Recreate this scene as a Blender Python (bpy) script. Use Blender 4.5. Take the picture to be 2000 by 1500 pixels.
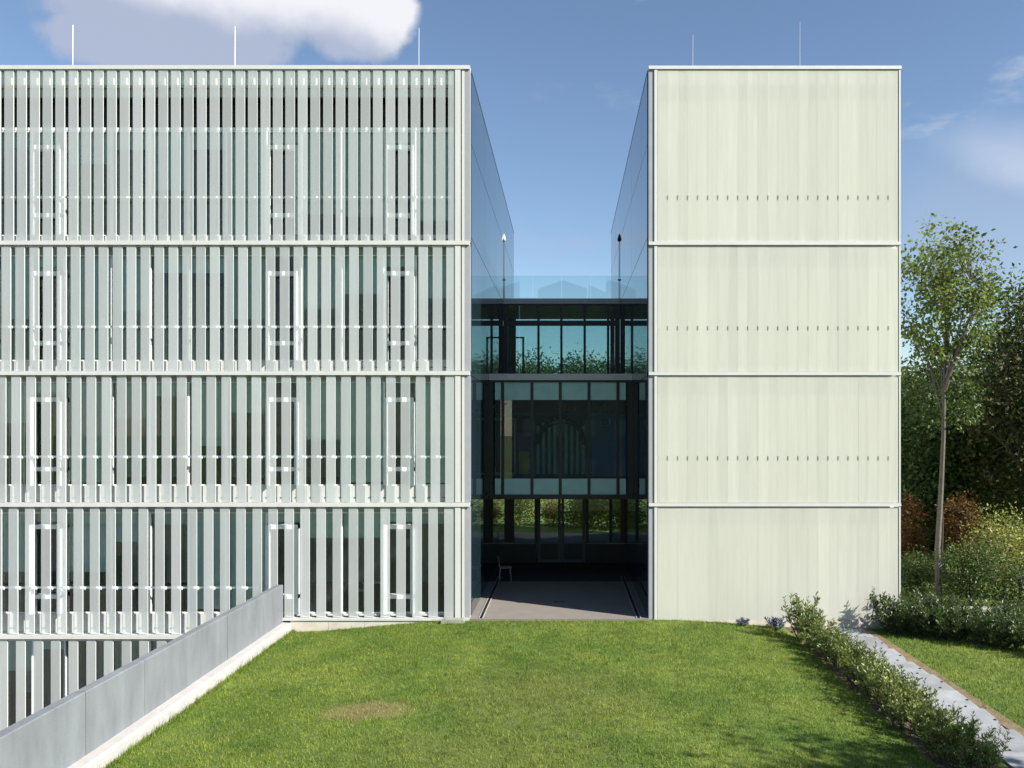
import bpy, math, random
import numpy as np
from mathutils import Vector, Matrix, Euler

scene = bpy.context.scene
R = math.radians
for o in list(bpy.data.objects):
    bpy.data.objects.remove(o)

# ------------------------------------------------------------------ camera
F = 1600.0            # focal length in photo pixels (2000 px wide)
VX, VY = 1106.0, 842.0  # vanishing point of the depth lines in the photo
PM = 70.7             # photo pixels per metre on the facade plane (Y = 0)
D = F / PM            # camera to facade, metres
CZ = 366.0 / PM       # eye height above the passage floor
cam = bpy.data.cameras.new("camera")
cam.sensor_width = 36.0
cam.lens = 36.0 * F / 2000.0
cam.shift_x = -(VX - 1000.0) / 2000.0
cam.shift_y = (VY - 750.0) / 2000.0
cam.clip_start = 0.1
cam.clip_end = 3000
cam_o = bpy.data.objects.new("camera", cam)
scene.collection.objects.link(cam_o)
cam_o.location = (0, -D, CZ)
cam_o.rotation_euler = (R(90), 0, 0)
scene.camera = cam_o

# ------------------------------------------------------------------ light
SUN_AZ = math.atan2(0.869, -0.494)     # clockwise from +Y
SUN_EL = R(36)
sd = Vector((math.sin(SUN_AZ) * math.cos(SUN_EL), math.cos(SUN_AZ) * math.cos(SUN_EL), math.sin(SUN_EL)))
sun = bpy.data.lights.new("sun", 'SUN')
sun.energy = 5.0
sun.angle = R(0.53)
sun.color = (1.0, 0.945, 0.86)
sun_o = bpy.data.objects.new("sun", sun)
scene.collection.objects.link(sun_o)
sun_o.rotation_euler = sd.to_track_quat('Z', 'Y').to_euler()
sun_o.location = sd * 80

world = bpy.data.worlds.new("World")
scene.world = world
world.use_nodes = True
wt = world.node_tree
for n in list(wt.nodes):
    wt.nodes.remove(n)


def N(tree, typ, **kw):
    n = tree.nodes.new(typ)
    for k, v in kw.items():
        if k.startswith('i_'):
            n.inputs[k[2:].replace('_', ' ')].default_value = v
        else:
            setattr(n, k, v)
    return n


def math_node(tree, op, a, b=None, c=None, clamp=False):
    n = tree.nodes.new('ShaderNodeMath')
    n.operation = op
    n.use_clamp = clamp
    for i, v in enumerate((a, b, c)):
        if v is None:
            continue
        if isinstance(v, (int, float)):
            n.inputs[i].default_value = v
        else:
            tree.links.new(v, n.inputs[i])
    return n.outputs[0]


def build_world():
    t = wt
    L = t.links.new
    out = N(t, 'ShaderNodeOutputWorld')
    sky = N(t, 'ShaderNodeTexSky', sky_type='NISHITA')
    sky.sun_disc = False
    sky.sun_elevation = SUN_EL
    sky.sun_rotation = SUN_AZ
    sky.altitude = 100
    sky.air_density = 1.0
    sky.dust_density = 0.05
    sky.ozone_density = 2.0
    bg = N(t, 'ShaderNodeBackground')
    bg.inputs['Strength'].default_value = 0.070
    L(sky.outputs[0], bg.inputs['Color'])
    tc = N(t, 'ShaderNodeTexCoord')
    sep = N(t, 'ShaderNodeSeparateXYZ')
    L(tc.outputs['Generated'], sep.inputs[0])
    x, y, z = sep.outputs
    # a direction seen as azimuth tangent and height tangent (ahead of the facade)
    yy = math_node(t, 'MAXIMUM', y, 0.02)
    u = math_node(t, 'DIVIDE', x, yy)
    v = math_node(t, 'DIVIDE', z, yy)
    noise = N(t, 'ShaderNodeTexNoise', noise_dimensions='3D')
    noise.inputs['Scale'].default_value = 9.0
    noise.inputs['Detail'].default_value = 9.0
    noise.inputs['Roughness'].default_value = 0.56
    L(tc.outputs['Generated'], noise.inputs['Vector'])
    n2 = N(t, 'ShaderNodeTexNoise')
    n2.inputs['Scale'].default_value = 4.0
    n2.inputs['Detail'].default_value = 5.0
    L(tc.outputs['Generated'], n2.inputs['Vector'])

    def blob(uc, vc, a, b):
        du = math_node(t, 'DIVIDE', math_node(t, 'SUBTRACT', u, uc), a)
        dv = math_node(t, 'DIVIDE', math_node(t, 'SUBTRACT', v, vc), b)
        return math_node(t, 'SUBTRACT', 1.0, math_node(t, 'ADD', math_node(t, 'MULTIPLY', du, du), math_node(t, 'MULTIPLY', dv, dv)))

    front = math_node(t, 'GREATER_THAN', y, 0.05)
    nn = math_node(t, 'MULTIPLY', math_node(t, 'SUBTRACT', noise.outputs['Fac'], 0.5), 2.0)
    b1 = math_node(t, 'MAXIMUM', blob(-0.45, 0.525, 0.25, 0.085), blob(-0.262, 0.505, 0.085, 0.065))
    b1 = math_node(t, 'MAXIMUM', b1, math_node(t, 'MAXIMUM', blob(-0.56, 0.485, 0.12, 0.05), blob(-0.47, 0.468, 0.17, 0.05)))
    d = math_node(t, 'ADD', b1, nn)
    mr = N(t, 'ShaderNodeMapRange', interpolation_type='SMOOTHSTEP')
    mr.inputs['From Min'].default_value = 0.02
    mr.inputs['From Max'].default_value = 0.42
    L(d, mr.inputs['Value'])
    cum = math_node(t, 'MULTIPLY', mr.outputs[0], front)
    # soft base of the cloud
    base = N(t, 'ShaderNodeMapRange', interpolation_type='SMOOTHSTEP')
    base.inputs['From Min'].default_value = 0.424
    base.inputs['From Max'].default_value = 0.450
    L(v, base.inputs['Value'])
    cum = math_node(t, 'MULTIPLY', cum, base.outputs[0])
    # fair weather cumulus scattered over the rest of the sky (same kind of cloud)
    zz = math_node(t, 'MAXIMUM', z, 0.06)
    comb = N(t, 'ShaderNodeCombineXYZ')
    L(math_node(t, 'DIVIDE', x, zz), comb.inputs[0])
    L(math_node(t, 'DIVIDE', y, zz), comb.inputs[1])
    n3 = N(t, 'ShaderNodeTexNoise')
    n3.inputs['Scale'].default_value = 0.75
    n3.inputs['Detail'].default_value = 8.0
    n3.inputs['Roughness'].default_value = 0.55
    L(comb.outputs[0], n3.inputs['Vector'])
    m3 = N(t, 'ShaderNodeMapRange', interpolation_type='SMOOTHSTEP')
    m3.inputs['From Min'].default_value = 0.60
    m3.inputs['From Max'].default_value = 0.72
    L(n3.outputs['Fac'], m3.inputs['Value'])
    back = math_node(t, 'LESS_THAN', y, 0.0)
    rest = math_node(t, 'MULTIPLY', math_node(t, 'MULTIPLY', m3.outputs[0], back), 0.8)
    # cirrus veil: stretched noise, thin
    mp = N(t, 'ShaderNodeMapping')
    mp.inputs['Rotation'].default_value = (0, R(-35), 0)
    mp.inputs['Scale'].default_value = (2.2, 2.0, 6.5)
    L(tc.outputs['Generated'], mp.inputs['Vector'])
    n4 = N(t, 'ShaderNodeTexNoise')
    n4.inputs['Scale'].default_value = 2.1
    n4.inputs['Detail'].default_value = 7.0
    n4.inputs['Roughness'].default_value = 0.6
    L(mp.outputs[0], n4.inputs['Vector'])
    m4 = N(t, 'ShaderNodeMapRange', interpolation_type='SMOOTHSTEP')
    m4.inputs['From Min'].default_value = 0.56
    m4.inputs['From Max'].default_value = 0.80
    m4.inputs['To Max'].default_value = 0.6
    L(n4.outputs['Fac'], m4.inputs['Value'])
    veil = math_node(t, 'ADD', blob(0.56, 0.27, 0.17, 0.12), math_node(t, 'MULTIPLY', math_node(t, 'SUBTRACT', n2.outputs['Fac'], 0.5), 2.2))
    mv = N(t, 'ShaderNodeMapRange', interpolation_type='SMOOTHSTEP')
    mv.inputs['From Min'].default_value = -0.3
    mv.inputs['From Max'].default_value = 1.1
    mv.inputs['To Max'].default_value = 0.42
    L(veil, mv.inputs['Value'])
    veilm = math_node(t, 'MULTIPLY', mv.outputs[0], front)
    # overall mask
    mask = math_node(t, 'MAXIMUM', math_node(t, 'MAXIMUM', cum, rest), math_node(t, 'MAXIMUM', veilm, m4.outputs[0]))
    mask = math_node(t, 'MULTIPLY', mask, 0.93, clamp=True)
    # cloud tone: sunlit right and top, lilac grey underside
    sh = math_node(t, 'ADD', math_node(t, 'MULTIPLY', math_node(t, 'SUBTRACT', v, 0.495), 24.0), math_node(t, 'MULTIPLY', math_node(t, 'ADD', u, 0.38), 5.0))
    sh = math_node(t, 'ADD', sh, math_node(t, 'MULTIPLY', math_node(t, 'SUBTRACT', noise.outputs['Fac'], 0.5), 2.4))
    ms = N(t, 'ShaderNodeMapRange', interpolation_type='SMOOTHSTEP')
    ms.inputs['From Min'].default_value = -0.35
    ms.inputs['From Max'].default_value = 1.0
    L(sh, ms.inputs['Value'])
    mixc = N(t, 'ShaderNodeMix', data_type='RGBA')
    mixc.inputs[6].default_value = (0.38, 0.43, 0.56, 1)
    mixc.inputs[7].default_value = (0.80, 0.79, 0.83, 1)
    L(ms.outputs[0], mixc.inputs[0])
    cb = N(t, 'ShaderNodeBackground')
    cb.inputs['Strength'].default_value = CLOUD
    L(mixc.outputs[2], cb.inputs['Color'])
    mixs = N(t, 'ShaderNodeMixShader')
    L(mask, mixs.inputs[0])
    L(bg.outputs[0], mixs.inputs[1])
    L(cb.outputs[0], mixs.inputs[2])
    L(mixs.outputs[0], out.inputs['Surface'])


CLOUD = 0.54
build_world()

vs = scene.view_settings
vs.view_transform = 'Standard'
vs.look = 'None'
vs.exposure = 1.15
vs.gamma = 1
vs.use_curve_mapping = False
cy = scene.cycles
cy.use_denoising = True
cy.max_bounces = 9
cy.diffuse_bounces = 4
cy.glossy_bounces = 5
cy.transmission_bounces = 6
cy.transparent_max_bounces = 24
cy.caustics_reflective = False
cy.caustics_refractive = False
cy.sample_clamp_indirect = 6.0

rng = random.Random(7)
nrng = np.random.default_rng(11)


# ------------------------------------------------------------------ helpers
def PX(x, Y=0.0):
    return (x - VX) * (D + Y) / F


def PZ(y, Y=0.0):
    return CZ + (VY - y) * (D + Y) / F


class MB:
    """Collects faces of one mesh."""

    def __init__(self):
        self.v, self.f, self.m = [], [], []

    def box(self, x0, x1, y0, y1, z0, z1, m=0, mats=None):
        b = len(self.v)
        self.v += [(x0, y0, z0), (x1, y0, z0), (x1, y1, z0), (x0, y1, z0), (x0, y0, z1), (x1, y0, z1), (x1, y1, z1), (x0, y1, z1)]
        # bottom, top, front(-y), right(+x), back(+y), left(-x)
        fs = [(0, 3, 2, 1), (4, 5, 6, 7), (0, 1, 5, 4), (1, 2, 6, 5), (2, 3, 7, 6), (3, 0, 4, 7)]
        for i, f in enumerate(fs):
            self.f.append(tuple(b + k for k in f))
            self.m.append(mats[i] if mats else m)
        return self

    def quad(self, a, b, c, d, m=0):
        n = len(self.v)
        self.v += [a, b, c, d]
        self.f.append((n, n + 1, n + 2, n + 3))
        self.m.append(m)
        return self

    def prism(self, prof, axis, a0, a1, m=0):
        """extrude a 2-D profile (ccw) along axis 'x' or 'y' or 'z'."""
        n = len(self.v)
        k = len(prof)
        for a in (a0, a1):
            for p, q in prof:
                self.v.append({'x': (a, p, q), 'y': (p, a, q), 'z': (p, q, a)}[axis])
        for i in range(k):
            j = (i + 1) % k
            self.f.append((n + i, n + j, n + k + j, n + k + i))
            self.m.append(m)
        self.f.append(tuple(n + i for i in reversed(range(k))))
        self.f.append(tuple(n + k + i for i in range(k)))
        self.m += [m, m]
        return self

    def tube(self, pts, rads, seg=6, m=0):
        pts = [Vector(p) for p in pts]
        n0 = len(self.v)
        for i, p in enumerate(pts):
            t = (pts[min(i + 1, len(pts) - 1)] - pts[max(i - 1, 0)]).normalized()
            a = t.cross(Vector((0.3, 1, 0.1))).normalized() if abs(t.y) < 0.9 else t.cross(Vector((1, 0, 0))).normalized()
            b = t.cross(a)
            for k in range(seg):
                an = 2 * math.pi * k / seg
                self.v.append(tuple(p + (a * math.cos(an) + b * math.sin(an)) * rads[i]))
        for i in range(len(pts) - 1):
            for k in range(seg):
                k2 = (k + 1) % seg
                self.f.append((n0 + i * seg + k, n0 + i * seg + k2, n0 + (i + 1) * seg + k2, n0 + (i + 1) * seg + k))
                self.m.append(m)
        self.f.append(tuple(n0 + k for k in reversed(range(seg))))
        self.f.append(tuple(n0 + (len(pts) - 1) * seg + k for k in range(seg)))
        self.m += [m, m]
        return self

    def mesh(self, name, mats):
        me = bpy.data.meshes.new(name)
        me.from_pydata([tuple(v) for v in self.v], [], self.f)
        if not isinstance(mats, (list, tuple)):
            mats = [mats]
        for m in mats:
            me.materials.append(m)
        if len(mats) > 1:
            me.polygons.foreach_set('material_index', self.m)
        me.update()
        return me

    def build(self, name, mats, parent=None, smooth=False):
        me = self.mesh(name, mats)
        if smooth:
            me.polygons.foreach_set('use_smooth', [True] * len(me.polygons))
        return link(name, me, parent)


def link(name, data, parent=None, loc=None):
    o = bpy.data.objects.new(name, data)
    scene.collection.objects.link(o)
    if parent:
        o.parent = parent
    if loc is not None:
        o.location = loc
    return o


def tag(o, label=None, cat=None, group=None, kind=None):
    if label:
        o['label'] = label
    if cat:
        o['category'] = cat
    if group:
        o['group'] = group
    if kind:
        o['kind'] = kind
    return o


def empty(name, loc=(0, 0, 0), label=None, cat=None, group=None):
    o = link(name, None, None, loc)
    o.empty_display_size = 0.2
    return tag(o, label, cat, group)


def raw_mesh(name, verts, faces, mat):
    """fast mesh from numpy arrays, faces all of one size"""
    me = bpy.data.meshes.new(name)
    nv, (nf, k) = len(verts), faces.shape
    me.vertices.add(nv)
    me.vertices.foreach_set('co', np.asarray(verts, dtype=np.float32).ravel())
    me.loops.add(nf * k)
    me.loops.foreach_set('vertex_index', faces.astype(np.int32).ravel())
    me.polygons.add(nf)
    me.polygons.foreach_set('loop_start', np.arange(0, nf * k, k, dtype=np.int32))
    me.materials.append(mat)
    me.update(calc_edges=True)
    return me


# ------------------------------------------------------------------ materials
def new_mat(name):
    m = bpy.data.materials.new(name)
    m.use_nodes = True
    t = m.node_tree
    for n in list(t.nodes):
        t.nodes.remove(n)
    out = N(t, 'ShaderNodeOutputMaterial')
    return m, t, out


def ramp2(t, fac, c0, c1, p0=0.3, p1=0.7):
    r = N(t, 'ShaderNodeValToRGB')
    r.color_ramp.elements[0].position = p0
    r.color_ramp.elements[1].position = p1
    r.color_ramp.elements[0].color = (*c0, 1)
    r.color_ramp.elements[1].color = (*c1, 1)
    t.links.new(fac, r.inputs[0])
    return r.outputs[0]


def paint(name, c, rough=0.6, var=0.12, scale=3.0, bump=0.0, bscale=60.0, metal=0.0, stretch=None, per_obj=0.0, spec=0.5):
    """principled surface with noise variation in tone, optional vertical streaks and fine relief"""
    m, t, out = new_mat(name)
    L = t.links.new
    p = N(t, 'ShaderNodeBsdfPrincipled')
    p.inputs['Roughness'].default_value = rough
    p.inputs['Metallic'].default_value = metal
    p.inputs['Specular IOR Level'].default_value = spec
    geo = N(t, 'ShaderNodeNewGeometry')
    vec = geo.outputs['Position']
    if stretch:
        mp = N(t, 'ShaderNodeMapping')
        mp.inputs['Scale'].default_value = stretch
        L(vec, mp.inputs['Vector'])
        vec = mp.outputs[0]
    nz = N(t, 'ShaderNodeTexNoise')
    nz.inputs['Scale'].default_value = scale
    nz.inputs['Detail'].default_value = 6
    nz.inputs['Roughness'].default_value = 0.6
    L(vec, nz.inputs['Vector'])
    lo = tuple(max(0, k * (1 - var)) for k in c)
    hi = tuple(min(1, k * (1 + var)) for k in c)
    col = ramp2(t, nz.outputs['Fac'], lo, hi)
    if per_obj:
        oi = N(t, 'ShaderNodeObjectInfo')
        hs = N(t, 'ShaderNodeHueSaturation')
        L(col, hs.inputs['Color'])
        L(math_node(t, 'ADD', 1 - per_obj / 2, math_node(t, 'MULTIPLY', oi.outputs['Random'], per_obj)), hs.inputs['Value'])
        col = hs.outputs[0]
    L(col, p.inputs['Base Color'])
    if bump:
        nb = N(t, 'ShaderNodeTexNoise')
        nb.inputs['Scale'].default_value = bscale
        nb.inputs['Detail'].default_value = 5
        L(geo.outputs['Position'], nb.inputs['Vector'])
        bp = N(t, 'ShaderNodeBump')
        bp.inputs['Strength'].default_value = bump
        bp.inputs['Distance'].default_value = 0.02
        L(nb.outputs['Fac'], bp.inputs['Height'])
        L(bp.outputs[0], p.inputs['Normal'])
    L(p.outputs[0], out.inputs['Surface'])
    return m


def frosted(name, col, w_diff, w_trans, rough, dirt=(0.62, 0.62, 0.45), tint=None, clear=0.5, vary=0.0):
    """sandblasted channel glass: scatters part of the light, lets a blurred image through"""
    m, t, out = new_mat(name)
    L = t.links.new
    geo = N(t, 'ShaderNodeNewGeometry')
    oi = N(t, 'ShaderNodeObjectInfo')
    mp = N(t, 'ShaderNodeMapping')
    mp.inputs['Scale'].default_value = (6.0, 6.0, 0.35)
    L(geo.outputs['Position'], mp.inputs['Vector'])
    nz = N(t, 'ShaderNodeTexNoise')
    nz.inputs['Scale'].default_value = 1.6
    nz.inputs['Detail'].default_value = 7
    nz.inputs['Roughness'].default_value = 0.62
    L(mp.outputs[0], nz.inputs['Vector'])
    c0 = tuple(col[i] * 0.86 + dirt[i] * 0.09 for i in range(3))
    cc = ramp2(t, nz.outputs['Fac'], c0, col, 0.32, 0.62)
    n2 = N(t, 'ShaderNodeTexNoise')
    n2.inputs['Scale'].default_value = 0.33
    n2.inputs['Detail'].default_value = 3
    L(geo.outputs['Position'], n2.inputs['Vector'])
    mx = N(t, 'ShaderNodeMix', data_type='RGBA')
    L(math_node(t, 'MULTIPLY', n2.outputs['Fac'], 0.45), mx.inputs[0])
    L(cc, mx.inputs[6])
    mx.inputs[7].default_value = (*(tint or col), 1)
    hs = N(t, 'ShaderNodeHueSaturation')
    L(mx.outputs[2], hs.inputs['Color'])
    L(math_node(t, 'ADD', 0.95, math_node(t, 'MULTIPLY', oi.outputs['Random'], 0.08)), hs.inputs['Value'])
    df = N(t, 'ShaderNodeBsdfDiffuse')
    tr = N(t, 'ShaderNodeBsdfTranslucent')
    rf = N(t, 'ShaderNodeBsdfRefraction')
    rf.inputs['IOR'].default_value = 1.16
    rf.inputs['Roughness'].default_value = rough
    rf.inputs['Color'].default_value = (0.90, 0.95, 0.92, 1)
    gl = N(t, 'ShaderNodeBsdfGlossy')
    gl.inputs['Roughness'].default_value = 0.22
    L(hs.outputs[0], df.inputs['Color'])
    L(hs.outputs[0], tr.inputs['Color'])
    m1 = N(t, 'ShaderNodeMixShader')
    m1.inputs[0].default_value = w_trans / (w_trans + w_diff)
    L(df.outputs[0], m1.inputs[1])
    L(tr.outputs[0], m1.inputs[2])
    m2 = N(t, 'ShaderNodeMixShader')
    L(math_node(t, 'ADD', 1 - (w_trans + w_diff) - vary / 2, math_node(t, 'MULTIPLY', math_node(t, 'FRACT', math_node(t, 'MULTIPLY', oi.outputs['Random'], 7.31)), vary)), m2.inputs[0])
    L(m1.outputs[0], m2.inputs[1])
    tp = N(t, 'ShaderNodeBsdfTransparent')
    tp.inputs['Color'].default_value = (0.90, 0.95, 0.92, 1)
    m0 = N(t, 'ShaderNodeMixShader')
    m0.inputs[0].default_value = clear
    L(rf.outputs[0], m0.inputs[1])
    L(tp.outputs[0], m0.inputs[2])
    L(m0.outputs[0], m2.inputs[2])
    fr = N(t, 'ShaderNodeFresnel')
    fr.inputs['IOR'].default_value = 1.35
    m3 = N(t, 'ShaderNodeMixShader')
    L(fr.outputs[0], m3.inputs[0])
    L(m2.outputs[0], m3.inputs[1])
    L(gl.outputs[0], m3.inputs[2])
    L(m3.outputs[0], out.inputs['Surface'])
    return m


def clear_back(name):
    m, t, out = new_mat(name)
    tr = N(t, 'ShaderNodeBsdfTransparent')
    tr.inputs['Color'].default_value = (0.96, 0.985, 0.97, 1)
    t.links.new(tr.outputs[0], out.inputs['Surface'])
    return m


def pane_glass(name, tint, ior=1.5, boost=1.0, rough=0.0):
    """window glass: tinted see-through plus a Fresnel mirror"""
    m, t, out = new_mat(name)
    L = t.links.new
    tr = N(t, 'ShaderNodeBsdfTransparent')
    tr.inputs['Color'].default_value = (*tint, 1)
    gl = N(t, 'ShaderNodeBsdfGlossy')
    gl.inputs['Roughness'].default_value = rough
    fr = N(t, 'ShaderNodeFresnel')
    fr.inputs['IOR'].default_value = ior
    mx = N(t, 'ShaderNodeMixShader')
    L(math_node(t, 'MULTIPLY', fr.outputs[0], boost, clamp=True), mx.inputs[0])
    L(tr.outputs[0], mx.inputs[1])
    L(gl.outputs[0], mx.inputs[2])
    L(mx.outputs[0], out.inputs['Surface'])
    return m


def leafy(name, cols, trans=0.35, rough=0.45, spec=0.4, nscale=0.8):
    """leaf: per leaf colour out of a ramp, broad tonal noise, light through the blade"""
    m, t, out = new_mat(name)
    L = t.links.new
    geo = N(t, 'ShaderNodeNewGeometry')
    r = N(t, 'ShaderNodeValToRGB')
    el = r.color_ramp.elements
    while len(el) < len(cols):
        el.new(0.5)
    for i, c in enumerate(cols):
        el[i].position = i / (len(cols) - 1)
        el[i].color = (*c, 1)
    nz = N(t, 'ShaderNodeTexNoise')
    nz.inputs['Scale'].default_value = nscale
    nz.inputs['Detail'].default_value = 3
    L(geo.outputs['Position'], nz.inputs['Vector'])
    f = math_node(t, 'ADD', math_node(t, 'MULTIPLY', geo.outputs['Random Per Island'], 0.55), math_node(t, 'MULTIPLY', math_node(t, 'SUBTRACT', nz.outputs['Fac'], 0.25), 0.9), clamp=True)
    L(f, r.inputs[0])
    p = N(t, 'ShaderNodeBsdfPrincipled')
    p.inputs['Roughness'].default_value = rough
    p.inputs['Specular IOR Level'].default_value = spec
    L(r.outputs[0], p.inputs['Base Color'])
    tr = N(t, 'ShaderNodeBsdfTranslucent')
    hs = N(t, 'ShaderNodeHueSaturation')
    hs.inputs['Value'].default_value = 1.3
    hs.inputs['Saturation'].default_value = 1.1
    L(r.outputs[0], hs.inputs['Color'])
    L(hs.outputs[0], tr.inputs['Color'])
    mx = N(t, 'ShaderNodeMixShader')
    mx.inputs[0].default_value = trans
    L(p.outputs[0], mx.inputs[1])
    L(tr.outputs[0], mx.inputs[2])
    L(mx.outputs[0], out.inputs['Surface'])
    return m


def grass_mat(name, blades):
    m, t, out = new_mat(name)
    L = t.links.new
    geo = N(t, 'ShaderNodeNewGeometry')
    n1 = N(t, 'ShaderNodeTexNoise')
    n1.inputs['Scale'].default_value = 0.55
    n1.inputs['Detail'].default_value = 5
    n1.inputs['Roughness'].default_value = 0.65
    L(geo.outputs['Position'], n1.inputs['Vector'])
    c = ramp2(t, n1.outputs['Fac'], (0.092, 0.172, 0.016), (0.205, 0.272, 0.042), 0.36, 0.64)
    n2 = N(t, 'ShaderNodeTexNoise')
    n2.inputs['Scale'].default_value = 5.0
    n2.inputs['Detail'].default_value = 4
    L(geo.outputs['Position'], n2.inputs['Vector'])
    mx = N(t, 'ShaderNodeMix', data_type='RGBA')
    mr = N(t, 'ShaderNodeMapRange')
    mr.inputs['From Min'].default_value = 0.5
    mr.inputs['From Max'].default_value = 0.75
    L(n2.outputs['Fac'], mr.inputs['Value'])
    L(mr.outputs[0], mx.inputs[0])
    L(c, mx.inputs[6])
    mx.inputs[7].default_value = (0.116, 0.196, 0.036, 1)
    col = mx.outputs[2]
    # worn dry patches
    sep = N(t, 'ShaderNodeSeparateXYZ')
    L(geo.outputs['Position'], sep.inputs[0])

    def spot(col, x, y, a, b, k, c):
        du = math_node(t, 'DIVIDE', math_node(t, 'SUBTRACT', sep.outputs[0], x), a)
        dv = math_node(t, 'DIVIDE', math_node(t, 'SUBTRACT', sep.outputs[1], y), b)
        dd = math_node(t, 'SUBTRACT', 1.0, math_node(t, 'ADD', math_node(t, 'MULTIPLY', du, du), math_node(t, 'MULTIPLY', dv, dv)))
        dd = math_node(t, 'ADD', dd, math_node(t, 'MULTIPLY', math_node(t, 'SUBTRACT', n2.outputs['Fac'], 0.5), 2.6))
        q = N(t, 'ShaderNodeMapRange', interpolation_type='SMOOTHSTEP')
        q.inputs['From Min'].default_value = -0.3
        q.inputs['From Max'].default_value = 1.0
        q.inputs['To Max'].default_value = k
        L(dd, q.inputs['Value'])
        m2 = N(t, 'ShaderNodeMix', data_type='RGBA')
        L(q.outputs[0], m2.inputs[0])
        L(col, m2.inputs[6])
        m2.inputs[7].default_value = (*c, 1)
        return m2.outputs[2]
    col = spot(col, -3.7, -7.2, 1.0, 0.62, 0.75, (0.26, 0.205, 0.08))
    col = spot(col, -0.4, -6.4, 2.4, 2.2, 0.45, (0.15, 0.165, 0.04))
    col = spot(col, -1.2, -9.3, 3.0, 1.2, 0.35, (0.14, 0.155, 0.035))
    if blades:
        hs = N(t, 'ShaderNodeHueSaturation')
        L(col, hs.inputs['Color'])
        rnd = geo.outputs['Random Per Island']
        L(math_node(t, 'ADD', 0.55, math_node(t, 'MULTIPLY', math_node(t, 'POWER', rnd, 2.2), 1.35)), hs.inputs['Value'])
        L(math_node(t, 'ADD', 0.505, math_node(t, 'MULTIPLY', rnd, -0.02)), hs.inputs['Hue'])
        p = N(t, 'ShaderNodeBsdfPrincipled')
        p.inputs['Roughness'].default_value = 0.55
        p.inputs['Specular IOR Level'].default_value = 0.3
        L(hs.outputs[0], p.inputs['Base Color'])
        tr = N(t, 'ShaderNodeBsdfTranslucent')
        L(hs.outputs[0], tr.inputs['Color'])
        mm = N(t, 'ShaderNodeMixShader')
        mm.inputs[0].default_value = 0.35
        L(p.outputs[0], mm.inputs[1])
        L(tr.outputs[0], mm.inputs[2])
        L(mm.outputs[0], out.inputs['Surface'])
    else:
        hs = N(t, 'ShaderNodeHueSaturation')
        hs.inputs['Value'].default_value = 0.62
        L(col, hs.inputs['Color'])
        p = N(t, 'ShaderNodeBsdfPrincipled')
        p.inputs['Roughness'].default_value = 0.95
        L(hs.outputs[0], p.inputs['Base Color'])
        L(p.outputs[0], out.inputs['Surface'])
    return m


M = {}
M['white'] = paint('white_coated_metal', (0.49, 0.495, 0.475), 0.42, 0.05, 1.5, stretch=(2, 2, 0.4))
M['white_frame'] = paint('white_window_frame', (0.86, 0.88, 0.88), 0.4, 0.04)
M['parapet'] = paint('white_parapet_board', (0.80, 0.81, 0.77), 0.6, 0.05)
M['sill'] = paint('sill_board_paint', (0.50, 0.51, 0.49), 0.6, 0.06)
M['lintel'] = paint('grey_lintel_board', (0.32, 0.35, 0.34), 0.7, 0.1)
M['void'] = paint('black_blind_box_and_room', (0.012, 0.013, 0.015), 0.8, 0.2)
M['slat'] = frosted('frosted_channel_glass', (0.90, 0.955, 0.965), 0.33, 0.135, 0.55, tint=(0.90, 0.95, 0.94), clear=0.80, vary=0.12)
M['slat_b'] = frosted('weathered_channel_glass', (0.95, 0.96, 0.88), 0.45, 0.16, 0.85, dirt=(0.5, 0.5, 0.35), tint=(0.96, 0.94, 0.78), clear=0.65, vary=0.06)
M['clear'] = clear_back('inner_glass_face')
M['flange'] = paint('glass_channel_edge', (0.58, 0.63, 0.61), 0.35, 0.05)
M['flange_b'] = paint('weathered_channel_edge', (0.88, 0.89, 0.80), 0.5, 0.08)
M['backwall'] = paint('cream_insulated_wall', (0.92, 0.92, 0.76), 0.8, 0.06, 0.6)
M['bracket'] = paint('dark_bracket_steel', (0.10, 0.105, 0.095), 0.5, 0.2)
M['pane'] = pane_glass('window_pane_glass', (0.88, 0.94, 0.925), 1.5, 1.0)
M['pane_dark'] = pane_glass('link_pane_glass', (0.76, 0.87, 0.865), 1.6, 1.6)
M['pane_rail'] = pane_glass('balustrade_glass', (0.86, 0.94, 0.94), 1.7, 1.6)
M['mirror'] = None
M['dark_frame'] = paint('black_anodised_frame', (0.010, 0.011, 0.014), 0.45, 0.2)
M['fascia'] = paint('grey_metal_fascia', (0.58, 0.57, 0.58), 0.4, 0.08, metal=0.0)
M['spandrel'] = paint('pale_teal_spandrel', (0.44, 0.66, 0.62), 0.6, 0.08)
M['room_wall'] = paint('room_back_wall', (0.76, 0.82, 0.79), 0.9, 0.06)
M['room_floor'] = paint('room_floor', (0.16, 0.17, 0.15), 0.6, 0.1)
M['room_ceiling'] = paint('room_ceiling', (0.6, 0.63, 0.6), 0.9, 0.04)
M['green_wall'] = paint('pale_green_partition', (0.72, 0.80, 0.52), 0.8, 0.05)
M['blind'] = paint('pale_green_blind_cloth', (0.74, 0.86, 0.81), 0.9, 0.05, per_obj=0.35)
M['concrete'] = paint('grey_concrete', (0.150, 0.166, 0.180), 0.75, 0.20, 1.6, bump=0.25, bscale=25, stretch=(1.2, 1.2, 0.35), per_obj=0.09)
M['plinth'] = paint('pale_concrete_plinth', (0.50, 0.46, 0.39), 0.85, 0.14, 2.2, bump=0.2)
M['ledge'] = paint('pale_concrete_ledge', (0.36, 0.35, 0.34), 0.85, 0.08, 3.0, bump=0.15)
M['paving'] = paint('pinkish_paving', (0.175, 0.158, 0.142), 0.8, 0.08, 2.0, bump=0.15)
M['dark_floor'] = paint('shade_dark_floor', (0.03, 0.032, 0.036), 0.8, 0.2)  # near-black colour holds the shade under the bridges
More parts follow.
